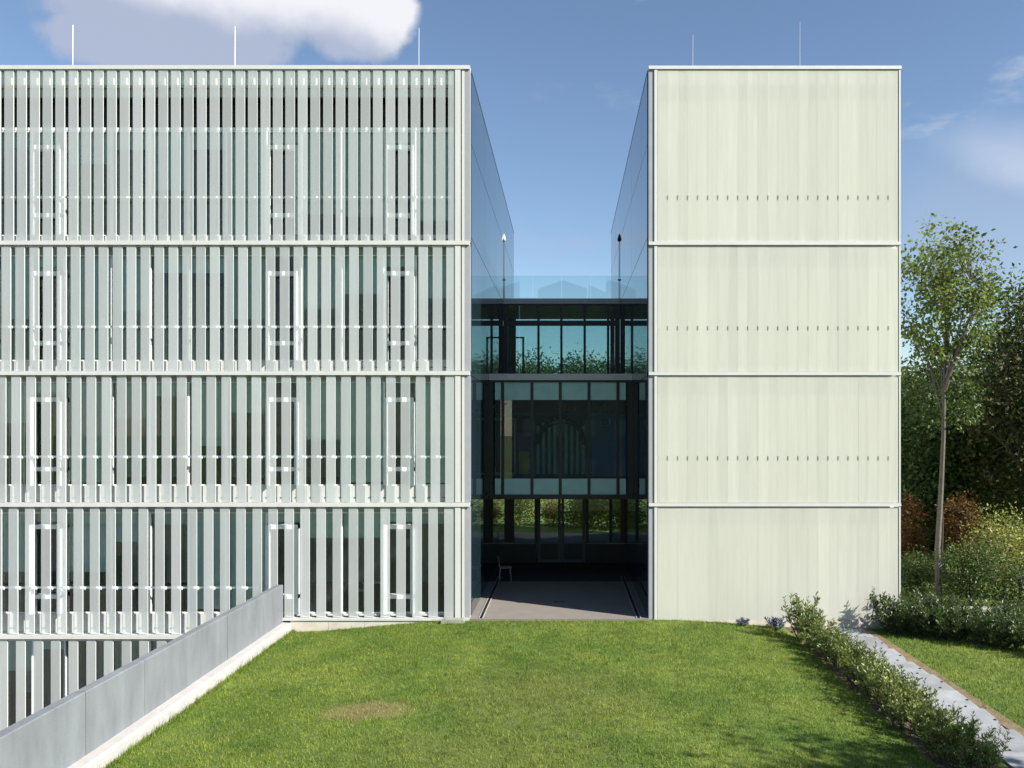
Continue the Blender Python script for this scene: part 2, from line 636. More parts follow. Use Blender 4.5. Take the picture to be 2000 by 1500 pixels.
M['rail'] = paint('steel_floor_rail', (0.36, 0.35, 0.34), 0.5, 0.1)
M['slab'] = paint('pale_grey_path_slab', (0.225, 0.235, 0.25), 0.7, 0.24, 1.8, bump=0.3, per_obj=0.30)
M['dirt'] = paint('dry_ochre_soil', (0.17, 0.125, 0.07), 0.95, 0.25, 6.0, bump=0.6, bscale=40)
M['soil'] = paint('dark_soil', (0.09, 0.065, 0.045), 0.95, 0.3, 5.0, bump=0.6, bscale=40)
M['bark'] = paint('grey_bark', (0.095, 0.085, 0.07), 0.9, 0.3, 8.0, bump=0.5)
M['bark_dark'] = paint('dark_bark', (0.07, 0.055, 0.045), 0.9, 0.3, 8.0, bump=0.5)
M['steel'] = paint('bright_rod_metal', (0.45, 0.46, 0.49), 0.35, 0.05, metal=0.4)
M['roof'] = paint('roof_gravel', (0.25, 0.25, 0.24), 0.95, 0.2, 8)
M['stone'] = paint('weathered_stone', (0.24, 0.25, 0.20), 0.9, 0.25, 6, bump=0.5)
M['chair_wood'] = paint('pale_chair_wood', (0.26, 0.25, 0.22), 0.5, 0.08)
M['chair_white'] = paint('white_chair_shell', (0.75, 0.77, 0.74), 0.4, 0.04)
M['house'] = paint('house_render', (0.22, 0.22, 0.22), 0.9, 0.08)
M['house_roof'] = paint('house_roof_tile', (0.20, 0.11, 0.08), 0.8, 0.2)
M['purple'] = paint('plum_reflection_panel', (0.30, 0.12, 0.32), 0.8, 0.06)
M['yellow'] = paint('mustard_wall_and_reflection', (0.75, 0.50, 0.08), 0.8, 0.06)
M['blue'] = paint('navy_reflection_panel', (0.05, 0.20, 0.55), 0.8, 0.06)
M['reflection_pale'] = paint('pale_reflection_strip', (0.55, 0.68, 0.68), 0.9, 0.06)
M['grass'] = grass_mat('grass_blades', True)
M['lawn'] = grass_mat('lawn_turf', False)
M['laurel'] = leafy('laurel_leaf', [(0.040, 0.070, 0.016), (0.085, 0.130, 0.022), (0.17, 0.21, 0.05), (0.27, 0.28, 0.10)], 0.28, 0.38, 0.5, 1.5)
M['laurel_dark'] = leafy('dark_laurel_leaf', [(0.018, 0.036, 0.011), (0.036, 0.068, 0.016), (0.080, 0.12, 0.032), (0.17, 0.20, 0.09)], 0.25, 0.36, 0.5, 1.5)
M['ash'] = leafy('ash_leaf', [(0.055, 0.090, 0.020), (0.110, 0.150, 0.032), (0.17, 0.20, 0.055)], 0.45, 0.5, 0.35, 0.9)
M['dark_green'] = leafy('dark_tree_leaf', [(0.016, 0.034, 0.011), (0.038, 0.070, 0.018), (0.085, 0.122, 0.032)], 0.3, 0.55, 0.3, 0.6)
M['mid_green'] = leafy('mid_tree_leaf', [(0.024, 0.048, 0.012), (0.052, 0.088, 0.020), (0.098, 0.136, 0.036)], 0.32, 0.5, 0.35, 0.6)
M['brown_leaf'] = leafy('brown_red_leaf', [(0.016, 0.030, 0.009), (0.034, 0.050, 0.014), (0.060, 0.060, 0.018), (0.11, 0.060, 0.022)], 0.3, 0.55, 0.3, 0.5)
M['orange_leaf'] = leafy('rust_orange_leaf', [(0.04, 0.035, 0.012), (0.11, 0.055, 0.018), (0.19, 0.10, 0.03)], 0.35, 0.55, 0.3, 1.2)
M['yellow_leaf'] = leafy('yellow_green_leaf', [(0.07, 0.11, 0.02), (0.19, 0.21, 0.045), (0.40, 0.36, 0.12)], 0.35, 0.45, 0.4, 1.0)
M['blue_leaf'] = leafy('blue_grey_leaf', [(0.06, 0.08, 0.11), (0.12, 0.15, 0.20), (0.24, 0.27, 0.33)], 0.15, 0.4, 0.5, 1.0)


def mirror_glass():
    m, t, out = new_mat('dark_mirror_glazing')
    L = t.links.new
    p = N(t, 'ShaderNodeBsdfPrincipled')
    p.inputs['Base Color'].default_value = (0.012, 0.026, 0.034, 1)
    p.inputs['Roughness'].default_value = 0.025
    p.inputs['IOR'].default_value = 2.1
    p.inputs['Specular Tint'].default_value = (0.80, 0.92, 1.0, 1)
    L(p.outputs[0], out.inputs['Surface'])
    return m


M['mirror'] = mirror_glass()

# ------------------------------------------------------------------ key dimensions
XL, XR = PX(917.5), PX(1267)          # passage sides
XE = PX(1759)                          # right end of the right block
XW = PX(-230)                          # left end of the left block (out of frame)
DEPTH = 18.9
ZT = PZ(135)                           # under the coping
ZLOW = -4.25                           # sunken court level
WALLX = -7.82                          # face of the retaining wall


def sstep(a, b, x):
    t = np.clip((x - a) / (b - a), 0, 1)
    return t * t * (3 - 2 * t)


def lawn_z(x, y):
    x = np.asarray(x, dtype=float)
    y = np.asarray(y, dtype=float)
    z = -0.05 - 0.31 * sstep(-2.8, -7.6, x) - 0.22 * sstep(3.0, 7.0, x)
    z = z + 0.018 * np.sin(x * 1.3 + 0.6 * y) * np.cos(y * 0.9) * sstep(0, -1.5, y)
    return z


# ------------------------------------------------------------------ ground, lawns, court
def build_ground():
    mb = MB()
    G = 900
    z = -0.42
    # one sheet around the sunken court (x -70..WALLX-0.2, y -60..0.3 is left open)
    xs, ys = [-G, -70, WALLX - 0.1, G], [-G, -60, 0.3, G]
    for i in range(3):
        for j in range(3):
            if i == 1 and j == 1:
                continue
            mb.quad((xs[i], ys[j], z), (xs[i + 1], ys[j], z), (xs[i + 1], ys[j + 1], z), (xs[i], ys[j + 1], z))
    tag(mb.build('ground', M['lawn']), kind='structure')
    mb = MB()
    mb.quad((-70, -60, ZLOW), (WALLX, -60, ZLOW), (WALLX, 0.5, ZLOW), (-70, 0.5, ZLOW))
    tag(mb.build('sunken_court', M['paving']), kind='structure')
    # main lawn sheet
    nx, ny = 60, 40
    x = np.linspace(-7.6, 7.16, nx)
    y = np.linspace(-16.0, 0.06, ny)
    X, Y = np.meshgrid(x, y)
    V = np.stack([X, Y, lawn_z(X, Y)], -1).reshape(-1, 3)
    idx = np.arange(nx * ny).reshape(ny, nx)
    Fq = np.stack([idx[:-1, :-1], idx[:-1, 1:], idx[1:, 1:], idx[1:, :-1]], -1).reshape(-1, 4)
    o = link('lawn', raw_mesh('lawn', V, Fq, M['lawn']))
    tag(o, kind='structure')
    # lawn to the right of the path
    x = np.linspace(8.3, 30, 40)
    y = np.linspace(-16.0, 6.0, 40)
    X, Y = np.meshgrid(x, y)
    Z = -0.29 - 0.02 * np.sin(X) + 0.02 * np.cos(Y * 1.1)
    V = np.stack([X, Y, Z], -1).reshape(-1, 3)
    idx = np.arange(1600).reshape(40, 40)
    Fq = np.stack([idx[:-1, :-1], idx[:-1, 1:], idx[1:, 1:], idx[1:, :-1]], -1).reshape(-1, 4)
    tag(link('lawn_strip', raw_mesh('lawn_strip', V, Fq, M['lawn'])), kind='structure')
    # soil strips beside the path
    mb = MB()
    mb.quad((8.1, -16, -0.283), (8.36, -16, -0.262), (8.36, 0.0, -0.262), (8.1, 0.0, -0.283))
    tag(mb.build('soil_edge', M['dirt']), kind='structure')
    nx, ny = 12, 30
    x = np.linspace(5.8, 7.2, nx)
    y = np.linspace(-16.0, -0.05, ny)
    X, Y = np.meshgrid(x, y)
    Z = lawn_z(X, Y) + 0.012 + 0.02 * np.sin(X * 9) * np.sin(Y * 5) - 0.05 * (sstep(6.1, 5.8, X) + sstep(7.0, 7.2, X))
    V = np.stack([X, Y, Z], -1).reshape(-1, 3)
    idx = np.arange(nx * ny).reshape(ny, nx)
    Fq = np.stack([idx[:-1, :-1], idx[:-1, 1:], idx[1:, 1:], idx[1:, :-1]], -1).reshape(-1, 4)
    tag(link('planting_bed', raw_mesh('planting_bed', V, Fq, M['soil'])), kind='structure')
    # passage floor
    mb = MB()
    mb.box(XL, XR, -0.04, 5.6, -0.3, 0.0)
    tag(mb.build('passage_paving', M['paving']), kind='structure')
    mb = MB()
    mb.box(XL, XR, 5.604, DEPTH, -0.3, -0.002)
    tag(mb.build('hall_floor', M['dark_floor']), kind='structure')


build_ground()


def build_grass():
    def blades(n, xr, yr, zf, keep, h0, h1, w):
        x = nrng.uniform(*xr, n)
        y = nrng.uniform(*yr, n)
        k = keep(x, y)
        x, y = x[k], y[k]
        n = len(x)
        z = zf(x, y) - 0.005
        # tufts: short and long areas
        tuft = 0.5 + 0.5 * np.sin(x * 7.1 + np.sin(y * 5.3) * 2) * np.sin(y * 6.7 + np.sin(x * 4.1) * 2)
        h = nrng.uniform(h0, h1, n) * (0.65 + 0.6 * tuft) * nrng.choice([1, 1, 1, 1, 1.5, 1.9], n)
        a = nrng.uniform(0, 2 * math.pi, n)
        lean = nrng.uniform(0.1, 0.9, n)
        b = nrng.uniform(0, 2 * math.pi, n)
        ww = w * nrng.uniform(0.6, 1.3, n)
        dx, dy = np.cos(a) * ww, np.sin(a) * ww
        P0 = np.stack([x - dx, y - dy, z], -1)
        P1 = np.stack([x + dx, y + dy, z], -1)
        P2 = np.stack([x + np.cos(b) * lean * h, y + np.sin(b) * lean * h, z + h * np.sqrt(1 - 0.55 * lean ** 2)], -1)
        return np.concatenate([P0[:, None], P1[:, None], P2[:, None]], 1).reshape(-1, 3)

    bed = lambda x, y: 5.98 + 0.12 * np.sin(y * 3.0) + 0.06 * np.sin(y * 7.7)
    patch = lambda x, y: ((x + 3.7) / 0.95) ** 2 + ((y + 7.2) / 0.5) ** 2
    V1 = blades(430000, (-7.6, 6.3), (-11.6, 0.03), lawn_z,
                lambda x, y: (x < bed(x, y)) & ((patch(x, y) > 0.8) | (nrng.random(len(x)) < 0.45)) & ~((x > XL - 0.2) & (x < XR + 0.1) & (y > -0.08)), 0.022, 0.055, 0.0048)
    V1b = blades(9000, (-7.66, -7.45), (-11.6, 0.0), lawn_z, lambda x, y: x > -9, 0.04, 0.12, 0.005)
    V2 = blades(130000, (8.2, 15.5), (-10, 3.5), lambda x, y: -0.29 - 0.02 * np.sin(x) + 0.02 * np.cos(y * 1.1),
                lambda x, y: x > 8.23 + 0.08 * np.sin(y * 1.9) + 0.05 * np.sin(y * 9.0), 0.03, 0.075, 0.006)
    V = np.concatenate([V1, V1b, V2])
    Fq = np.arange(len(V)).reshape(-1, 3)
    o = link('grass', raw_mesh('grass', V, Fq, M['grass']))
    tag(o, 'short mown green grass with worn dry patches', 'grass', kind='stuff')


build_grass()


# ------------------------------------------------------------------ retaining wall with ledge
def build_retaining_wall():
    root = empty('retaining_wall', (WALLX, 0, -0.1), 'grey concrete parapet wall running from facade corner along the lawn edge', 'wall')
    zt, zb = PZ(1142), -0.10
    mbp = MB()
    mbp.prism([(0.003, zb + 0.0), (0.0, zt - 0.015), (-0.015, zt), (-0.185, zt), (-0.2, zt - 0.015), (-0.2, zb)], 'y', -0.924, 0.924)
    me = mbp.mesh('concrete_panel', M['concrete'])
    for i in range(9):
        o = link('concrete_panel', me, root, (0, -0.93 - 1.86 * i, 0.1))
        o.location.x = 0.004 * math.sin(i * 2.3)
        o.rotation_euler.z = 0.0012 * math.sin(i * 3.1)
    mb = MB()
    y0, y1 = -17.0, 0.12
    mb.prism([(0.20, -0.115), (0.235, -0.16), (0.25, -0.7), (-0.25, -0.7), (-0.25, -0.105), (0.0, -0.10)], 'y', y0, y1)
    o = mb.build('ledge', M['ledge'], root)
    o.location = (0, 0, 0.1)
    mb = MB()
    mb.box(-0.24, -0.02, y0, y1, ZLOW - 0.2, -0.106)
    o = mb.build('retaining_face', M['concrete'], root)
    o.location = (0, 0, 0.1)


build_retaining_wall()


# ------------------------------------------------------------------ channel glass slats
def slat_mesh(name, w, z0, z1, face, edge, flange=0.028):
    """U profile: sandblasted front sheet, two flanges to the rear, origin at centre front"""
    h = w / 2
    t = 0.009
    mb = MB()
    mb.box(-h, h, 0, t, z0, z1, mats=[1, 1, 0, 2, 1, 2])
    mb.box(-h, -h + 0.010, t + 0.0005, flange, z0, z1, m=2)
    mb.box(h - 0.010, h, t + 0.0005, flange, z0, z1, m=2)
    return mb.mesh(name, [face, M['clear'], edge])


# storeys: (slat top px, slat bottom px, band top px, band bottom px)
ROWS = [
    dict(top=136, bot=470, win=(247, 455), rail=383, bars=(283, 417), gaps=(4.8, 481.1, 19, 872.5, 16)),
    dict(top=479, bot=724, win=(493, 703), rail=637, bars=(531.5, 669), gaps=(25.3, 487.2, 17, 867.6, 14)),
    dict(top=733, bot=981, win=(744, 950), rail=892, bars=(780, 917), gaps=(16.5, 485.9, 16, 864.7, 13)),
    dict(top=990, bot=1239, win=(1003, 1203), rail=1149, bars=(1030.5, 1168), gaps=(9.8, 486.3, 15, 861.5, 12)),
    dict(top=1249, bot=1500, win=(1256, 1470), rail=1384, bars=(1384, 1384), gaps=(22.5, 332.5, 9, 332.5 + 34.5 * 5, 5)),
]
BAYS = [-170, -95, -22, 48, 112, 205, 281, 357, 432, 512, 580, 660, 745, 808, 884]
CASE = {(48, 112), (512, 580), (745, 808)}
# how far each blind hangs down inside its window (0 = up, 1 = to the sill), bay by bay
BLIND = [
    [0.2, 0.3, 0.14, 0.10, 0.30, 0.16, 0.55, 0.16, 0.97, 0.10, 0.78, 0.80, 0.10, 0.84],
    [0.2, 0.1, 0.60, 0.10, 0.97, 0.52, 0.16, 0.16, 0.60, 0.0, 0.50, 0.36, 0.10, 0.40],
    [0.1, 0.2, 0.40, 0.10, 0.97, 0.35, 0.14, 0.62, 0.30, 0.0, 0.56, 0.97, 0.0, 0.98],
    [0.2, 0.1, 0.60, 0.10, 0.60, 0.30, 0.13, 0.97, 0.97, 0.10, 0.26, 0.26, 0.10, 0.12],
    [0.0, 0.2, 0.30, 0.10, 0.0, 0.0, 0.0, 0.1, 0.0, 0.0, 0.0, 0.0, 0.0, 0.0],
]


def gap_centres(g):
    a, b, n, c, m = g
    p1, p2 = (b - a) / n, (c - b) / m
    out = [a - p1 * k for k in range(int((a + 210) / p1), 0, -1)]
    out += [a + p1 * k for k in range(n + 1)]
    out += [b + p2 * k for k in range(1, m + 1)]
    return out


def build_left_block():
    root = empty('slatted_glass_building', (XW, 0, ZLOW), 'long white building clad in spaced vertical frosted glass slats, left of passage', 'building')
    off = Vector((XW, 0, ZLOW))

    def P(name, mb, mat, parent=root):
        o = mb.build(name, mat, parent)
        o.location = -off
        return o

    SW = 17.9 / PM
    for ri, row in enumerate(ROWS):
        gc = gap_centres(row['gaps'])
        z0, z1 = PZ(row['bot']), PZ(row['top'])
        meshes = {}
        # slats between consecutive gaps (plus the last one before the corner post)
        cs = [(a + b) / 2 for a, b in zip(gc[:-1], gc[1:])]
        pitch = gc[-1] - gc[-2]
        if ri < 4:
            cs.append(gc[-1] + pitch / 2 - 0.6)
        for c in cs:
            if c < -100:
                continue
            wpx = 18.8
            if c > 560 and ri == 3:
                key, zb = 'short', PZ(1206)
            else:
                key, zb = 'full', z0
            if (key,) not in meshes:
                meshes[(key,)] = slat_mesh('glass_slat', SW, zb, z1, M['slat'], M['flange'])
            o = link('glass_slat', meshes[(key,)], root)
            o.location = Vector((PX(c) + rng.uniform(-0.006, 0.006), rng.uniform(-0.004, 0.004), 0)) - off
            o.rotation_euler.z = rng.uniform(-0.012, 0.012)
        # floor band
        if ri < 4:
            xe = PX(917) if ri < 3 else PX(553)
            mb = MB()
            zb0, zb1 = PZ(row['bot'] + 8.5), PZ(row['bot'] + 0.6)
            mb.box(XW, xe, -0.045, 0.10, zb0, zb1)
            P('floor_band', mb, M['white'])
            # shelf behind the slat feet and the sill board
            mb = MB()
            mb.box(XW, xe - 0.02, 0.10, 0.36, zb0 + 0.01, zb1 - 0.01)
            P('band_shelf', mb, M['parapet'])
            mb = MB().box(XW, xe - 0.3, 0.30, 0.355, zb1 - 0.008, PZ(row['win'][1]) - 0.004)
            P('sill_board', mb, M['sill'])
            # clamps at the slat feet, one in every gap
            bm = MB()
            bm.box(-0.05, 0.05, 0.285, 0.299, 0.02, 0.045)
            cme = bm.mesh('slat_clamp', M['bracket'])
            for g in gc:
                if g < -30 or (ri == 3 and g > 540):
                    continue
                o = link('slat_clamp', cme, root)
                o.location = Vector((PX(g), 0, zb1 + 0.085)) - off
            # guard rail behind the slats
            mb = MB()
            zr = PZ(row['rail'])
            xr = PX(884) if ri < 3 else PX(500)
            mb.box(XW, xr, 0.10, 0.135, zr - 0.026, zr + 0.026)
            P('guard_rail', mb, M['white_frame'])
            hm = MB()
            hm.box(-0.018, 0.018, 0.062, 0.0985, -0.05, 0.02)
            hme = hm.mesh('rail_holder', M['flange'])
            for g in gc:
                if -30 < g < (880 if ri < 3 else 500):
                    o = link('rail_holder', hme, root)
                    o.location = Vector((PX(g - row_gap(row) / 2), 0, zr)) - off
        # windows
        wt_, wb_ = row['win']
        zs0, zs1 = PZ(wb_), PZ(wt_)
        if ri == 0:
            mb = MB().box(XW, PX(900), 0.105, 0.30, PZ(163), PZ(136.5))
            P('parapet_board', mb, M['parapet'])
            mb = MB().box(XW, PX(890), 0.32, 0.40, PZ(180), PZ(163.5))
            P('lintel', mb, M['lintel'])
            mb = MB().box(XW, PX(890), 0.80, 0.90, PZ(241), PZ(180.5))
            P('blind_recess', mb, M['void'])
            mb = MB().box(XW, PX(890), 0.33, 0.42, PZ(246.5), PZ(240.5))
            P('transom', mb, M['white_frame'])
        else:
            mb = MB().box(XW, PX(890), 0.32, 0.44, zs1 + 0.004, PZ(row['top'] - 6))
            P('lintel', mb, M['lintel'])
        for bi in range(len(BAYS) - 1):
            a, b = BAYS[bi], BAYS[bi + 1]
            if b < -60 or (ri == 4 and a > 480):
                continue
            x0, x1 = PX(a), PX(b)
            case = (a, b) in CASE
            fr = MB()
            f = 0.028
            fr.box(x0, x0 + f, 0.34, 0.42, zs0, zs1)
            fr.box(x1 - f, x1, 0.34, 0.42, zs0, zs1)
            fr.box(x0 + f, x1 - f, 0.342, 0.418, zs1 - 0.03, zs1)
            fr.box(x0 + f, x1 - f, 0.342, 0.418, zs0, zs0 + 0.03)
            w = P('window', fr, M['white_frame'])
            pn = MB().box(x0 + f, x1 - f, 0.385, 0.395, zs0 + 0.03, zs1 - 0.03)
            o = pn.build('pane', M['pane'], w)
            if case and ri < 4:
                zt_, zb_ = PZ(row['bars'][0]), PZ(row['bars'][1])
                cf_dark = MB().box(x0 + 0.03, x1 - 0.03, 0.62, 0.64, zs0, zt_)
                cf_dark.build('dark_room_board', M['void'], w)  # near-black board painted in for the darkness of the room behind
                cf = MB()
                cf.box(x0 + f, x1 - f, 0.165, 0.338, zt_ - 0.06, zt_ + 0.06)
                cf.box(x0 + f, x1 - f, 0.165, 0.338, zb_ - 0.055, zb_ + 0.055)
                for q in (x0 + f, x1 - f - 0.10):
                    cf.box(q, q + 0.10, 0.160, 0.338, zs0 + 0.01, zt_ + 0.06)
                cf.build('casement_frame', M['white_frame'], w)
            bl = min(BLIND[ri][bi], 0.12) if case else BLIND[ri][bi]
            if bl > 0.02:
                zz = zs1 - (zs1 - zs0) * bl
                bb = MB().box(x0 + 0.02, x1 - 0.02, 0.50, 0.505, zz, zs1)
                bb.build('blind', M['blind'], w)
        # room behind this storey
        zc = zs1 + 0.02
        zf = zs0 - 0.05
        mb = MB().box(XW + 0.1, XL - 0.25, 0.45, DEPTH - 0.3, zf - 0.30, zf)
        P('floor_slab', mb, M['room_floor'])
        mb = MB().box(XW + 0.1, XL - 0.25, 0.46, DEPTH - 0.3, zc, zc + 0.08)
        P('ceiling', mb, M['room_ceiling'])
        mb = MB().box(XW + 0.1, XL - 0.25, 5.4, 5.5, zf + 0.002, zc - 0.002)
        P('room_wall', mb, M['room_wall'])
        walls = {0: [(131, 9, 'green_wall'), (441, 8, 'green_wall'), (352, 3, 'white_frame'), (428, 4, 'white_frame')],
                 1: [(131, 10, 'green_wall'), (460, 9, 'green_wall'), (434, 4, 'white_frame'), (5, 7, 'green_wall'), (678, 6, 'yellow')],
                 2: [(136, 10, 'green_wall'), (369, 5, 'green_wall'), (456, 9, 'green_wall'), (281, 4, 'white_frame'), (20, 5, 'green_wall')],
                 3: [(8, 5, 'green_wall'), (139, 5, 'green_wall'), (171, 4, 'green_wall'), (262, 4, 'green_wall'), (364, 6, 'green_wall'), (455, 8, 'green_wall'), (738, 4, 'white_frame')],
                 4: [(122, 6, 'white_frame'), (50, 4, 'white_frame')]}[ri]
        for (px, w_, mt) in walls:
            x = PX(px)
            ww = w_ / PM
            hi = zc - 0.35 if mt in ('green_wall', 'yellow') else zc - 0.003
            if mt == 'yellow':
                hi = zf + 1.6
            mb = MB().box(x - ww / 2, x + ww / 2, 0.56, rng.uniform(0.9, 3.5), zf + 0.003, hi)
            P('partition', mb, M[mt])
    # shell: roof, rear, left end, lower wall, plinth, corner posts, coping
    mb = MB().box(XW + 0.1, XL - 0.30, 0.42, DEPTH - 0.1, ZT - 0.35, ZT - 0.05)
    P('roof_deck', mb, M['roof'])
    mb = MB().box(XW, XL - 0.25, DEPTH - 0.29, DEPTH, ZLOW, ZT)
    P('rear_wall', mb, M['white'])
    mb = MB().box(XW, XW + 0.09, 0.12, DEPTH - 0.3, ZLOW, ZT)
    P('end_wall', mb, M['white'])
    mb = MB().box(XW - 0.02, XL, -0.03, 0.30, PZ(135.5), PZ(128))
    P('coping', mb, M['white'])
    mb = MB().box(XL - 0.24, XL + 0.012, 0.302, DEPTH, PZ(134), PZ(128))
    P('side_coping', mb, M['dark_frame'])
    # corner: white post, slim gap, grey edge channel
    for (a, b, y0, y1, mt) in ((889, 899.5, -0.02, 0.08, 'white'), (902, 907.5, 0.0, 0.07, 'white'), (908, 917.3, 0.012, 0.30, 'lintel_light')):
        for (r0, r1) in ((136.5, 470), (479.5, 724), (733.5, 981), (990.5, 1206)):
            mb = MB().box(PX(a), PX(b), y0, y1, PZ(r1), PZ(r0))
            P('corner_post', mb, M[mt])
    mb = MB().box(PX(884), PX(910), 0.16, 0.34, PZ(1206), PZ(136))
    P('corner_backing', mb, M['parapet'])
    # plinth under the right part, with joints
    for k, (a, b) in enumerate(((568, 642), (642.6, 712), (712.6, 780), (780.6, 850), (850.6, 917.4))):
        mb = MB().box(PX(a), PX(b), -0.03, 0.40, -0.8, PZ(1212))
        P('plinth_block', mb, M['plinth'])
    mb = MB().box(PX(553), PX(917.2), -0.06, 0.34, PZ(1211.5), PZ(1206.5))
    P('floor_band', mb, M['white'])
    mb = MB().box(PX(540), PX(568.0), 0.12, 0.40, ZLOW, PZ(1212))
    P('plinth_return', mb, M['dark_frame'])
    # foot clamps in the lowest right gaps
    bm = MB().box(-0.07, 0.07, 0.10, 0.12, 0.0, 0.03)
    cme = bm.mesh('slat_clamp', M['bracket'])
    for g in gap_centres(ROWS[3]['gaps']):
        if g > 570:
            o = link('slat_clamp', cme, root)
            o.location = Vector((PX(g), 0, PZ(1206.4))) - off
    mb = MB().box(PX(553), PX(884), 0.30, 0.36, PZ(1206.4), PZ(1203.5))
    P('sill_board', mb, M['sill'])


def row_gap(row):
    a, b, n, c, m = row['gaps']
    return (b - a) / n - 18.8


M['rib_and_shade'] = paint('sage_rib_and_shade_board', (0.20, 0.24, 0.20), 0.8, 0.1)
M['clip'] = paint('olive_grey_clip', (0.30, 0.30, 0.24), 0.6, 0.25, 9)
M['lintel_light'] = paint('grey_edge_channel', (0.27, 0.28, 0.30), 0.4, 0.06)
build_left_block()


def side_glazing(root, off, x, face, name='glass_panel'):
    """structural glazing of one passage side; face = +1 looks to +x"""
    rows = [PZ(1208), PZ(990), PZ(733), PZ(460), PZ(275), PZ(134.5)]
    n = 10
    y0 = 0.32
    step = (DEPTH - y0) / n
    for r in range(5):
        za, zb = rows[r] + 0.012, rows[r + 1] - 0.012
        mb = MB().box(-0.012, 0.012, 0.006, step - 0.006, za, zb)
        me = mb.mesh(name, M['mirror'])
        for k in range(n):
            o = link(name, me, root)
            o.location = Vector((x, y0 + k * step, 0)) - off
            o.rotation_euler.z = 0.0006 * math.sin(k * 3.7 + r)
    xa, xb = (x - 0.20, x - 0.02) if face > 0 else (x + 0.02, x + 0.20)
    mb = MB().box(xa, xb, 0.34, DEPTH - 0.31, -0.3, ZT)
    o = mb.build('glazing_backing', M['dark_frame'], root)
    o.location = -off


lroot = bpy.data.objects['slatted_glass_building']
side_glazing(lroot, Vector((XW, 0, ZLOW)), XL, +1)


def build_right_block():
    off = Vector((XR, 0, 0))
    root = empty('closed_glass_building', off, 'pale cream building fully clad in closed frosted glass slats, right of passage', 'building')

    def P(name, mb, mat):
        o = mb.build(name, mat, root)
        o.location = -off
        return o

    rows = [(136, 472, 385), (479.5, 726, 640), (733.5, 982, 894), (990.5, 1211, None)]
    p = 19.6
    for (t, b, rail) in rows:
        me = slat_mesh('glass_slat', (p - 0.05) / PM, PZ(b), PZ(t), M['slat_b'], M['flange_b'])
        for k in range(24):
            o = link('glass_slat', me, root)
            o.location = Vector((PX(1284.8 + p * (k + 0.5)) + 0.0, rng.uniform(-0.0012, 0.0012), 0)) - off
            o.rotation_euler.z = rng.uniform(-0.0015, 0.0015)
        rb = MB().box(-0.014, 0.014, 0.05, 0.13, PZ(b - 1), PZ(t + 1)).mesh('support_rib', M['rib_and_shade'])
        for k in range(1, 24):
            o = link('support_rib', rb, root)
            o.location = Vector((PX(1284.8 + p * k), 0.0, 0)) - off
        if rail:
            mb = MB().box(-0.013, 0.013, -0.012, -0.0045, -0.06, 0.05)
            bme = mb.mesh('slat_clip', M['clip'])
            for k in range(0, 24):
                o = link('slat_clip', bme, root)
                o.location = Vector((PX(1284.8 + p * k), 0.0, PZ(rail))) - off
            mb = MB().box(PX(1286), PX(1752), 0.132, 0.15, PZ(rail) - 0.025, PZ(rail) + 0.025)
            P('guard_rail', mb, M['white_frame'])
            mb = MB().box(XR, XE, -0.04, 0.09, PZ(b + 6.8), PZ(b + 0.6))
            P('floor_band', mb, M['white'])
            mb = MB().box(XR + 0.1, XE - 0.1, 0.095, 0.28, PZ(b + 6), PZ(b + 1))
            P('band_shelf', mb, M['parapet'])
            mb = MB().box(PX(1290), PX(1745), 0.15, 0.285, PZ(b - 0.5), PZ(b - 13))
            P('foot_board', mb, M['parapet'])
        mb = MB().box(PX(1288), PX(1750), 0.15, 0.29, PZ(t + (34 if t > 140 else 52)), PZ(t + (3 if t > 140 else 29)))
        P('lintel', mb, M['rib_and_shade'])  # dark board added to give the shade gradient under each band
        for (xa, xb, y0, y1, mt) in ((1267.2, 1277.5, 0.015, 0.25, 'lintel_light'), (1278, 1284, -0.015, 0.08, 'white'), (1755.6, 1758.8, -0.015, 0.30, 'white')):
            mb = MB().box(PX(xa), PX(xb), y0, y1, PZ(b), PZ(t + 0.3))
            P('corner_post', mb, M[mt])
    mb = MB().box(PX(1280), PX(1752), 0.132, 0.20, PZ(162), PZ(136.5))
    P('parapet_board', mb, M['parapet'])
    mb = MB().box(PX(1279), XE - 0.02, 0.30, 0.55, -0.5, ZT - 0.02)
    P('front_wall', mb, M['backwall'])
    mb = MB().box(XR + 0.26, XE - 0.12, 0.56, DEPTH - 0.1, ZT - 0.35, ZT - 0.05)
    P('roof_deck', mb, M['roof'])
    mb = MB().box(XE - 0.10, XE - 0.005, 0.31, DEPTH, -0.6, ZT)
    P('end_wall', mb, M['white'])
    mb = MB().box(XR + 0.25, XE - 0.11, DEPTH - 0.29, DEPTH, -0.6, ZT)
    P('rear_wall', mb, M['white'])
    mb = MB().box(XR - 0.0, XE + 0.02, -0.03, 0.30, PZ(135.5), PZ(129))
    P('coping', mb, M['white'])
    mb = MB().box(XR - 0.012, XR + 0.24, 0.302, DEPTH, PZ(134), PZ(128))
    P('side_coping', mb, M['dark_frame'])
    for k, (a, b) in enumerate(((1267.5, 1380), (1380.6, 1500), (1500.6, 1615), (1615.6, 1759))):
        mb = MB().box(PX(a), PX(b), -0.03, 0.29, -0.8, PZ(1211.6))
        P('plinth_block', mb, M['plinth'])
    side_glazing(root, off, XR, -1)


build_right_block()


# ------------------------------------------------------------------ glazed links between the blocks
MULL = [-2.17, -1.17, -0.205, 0.775, 1.76]


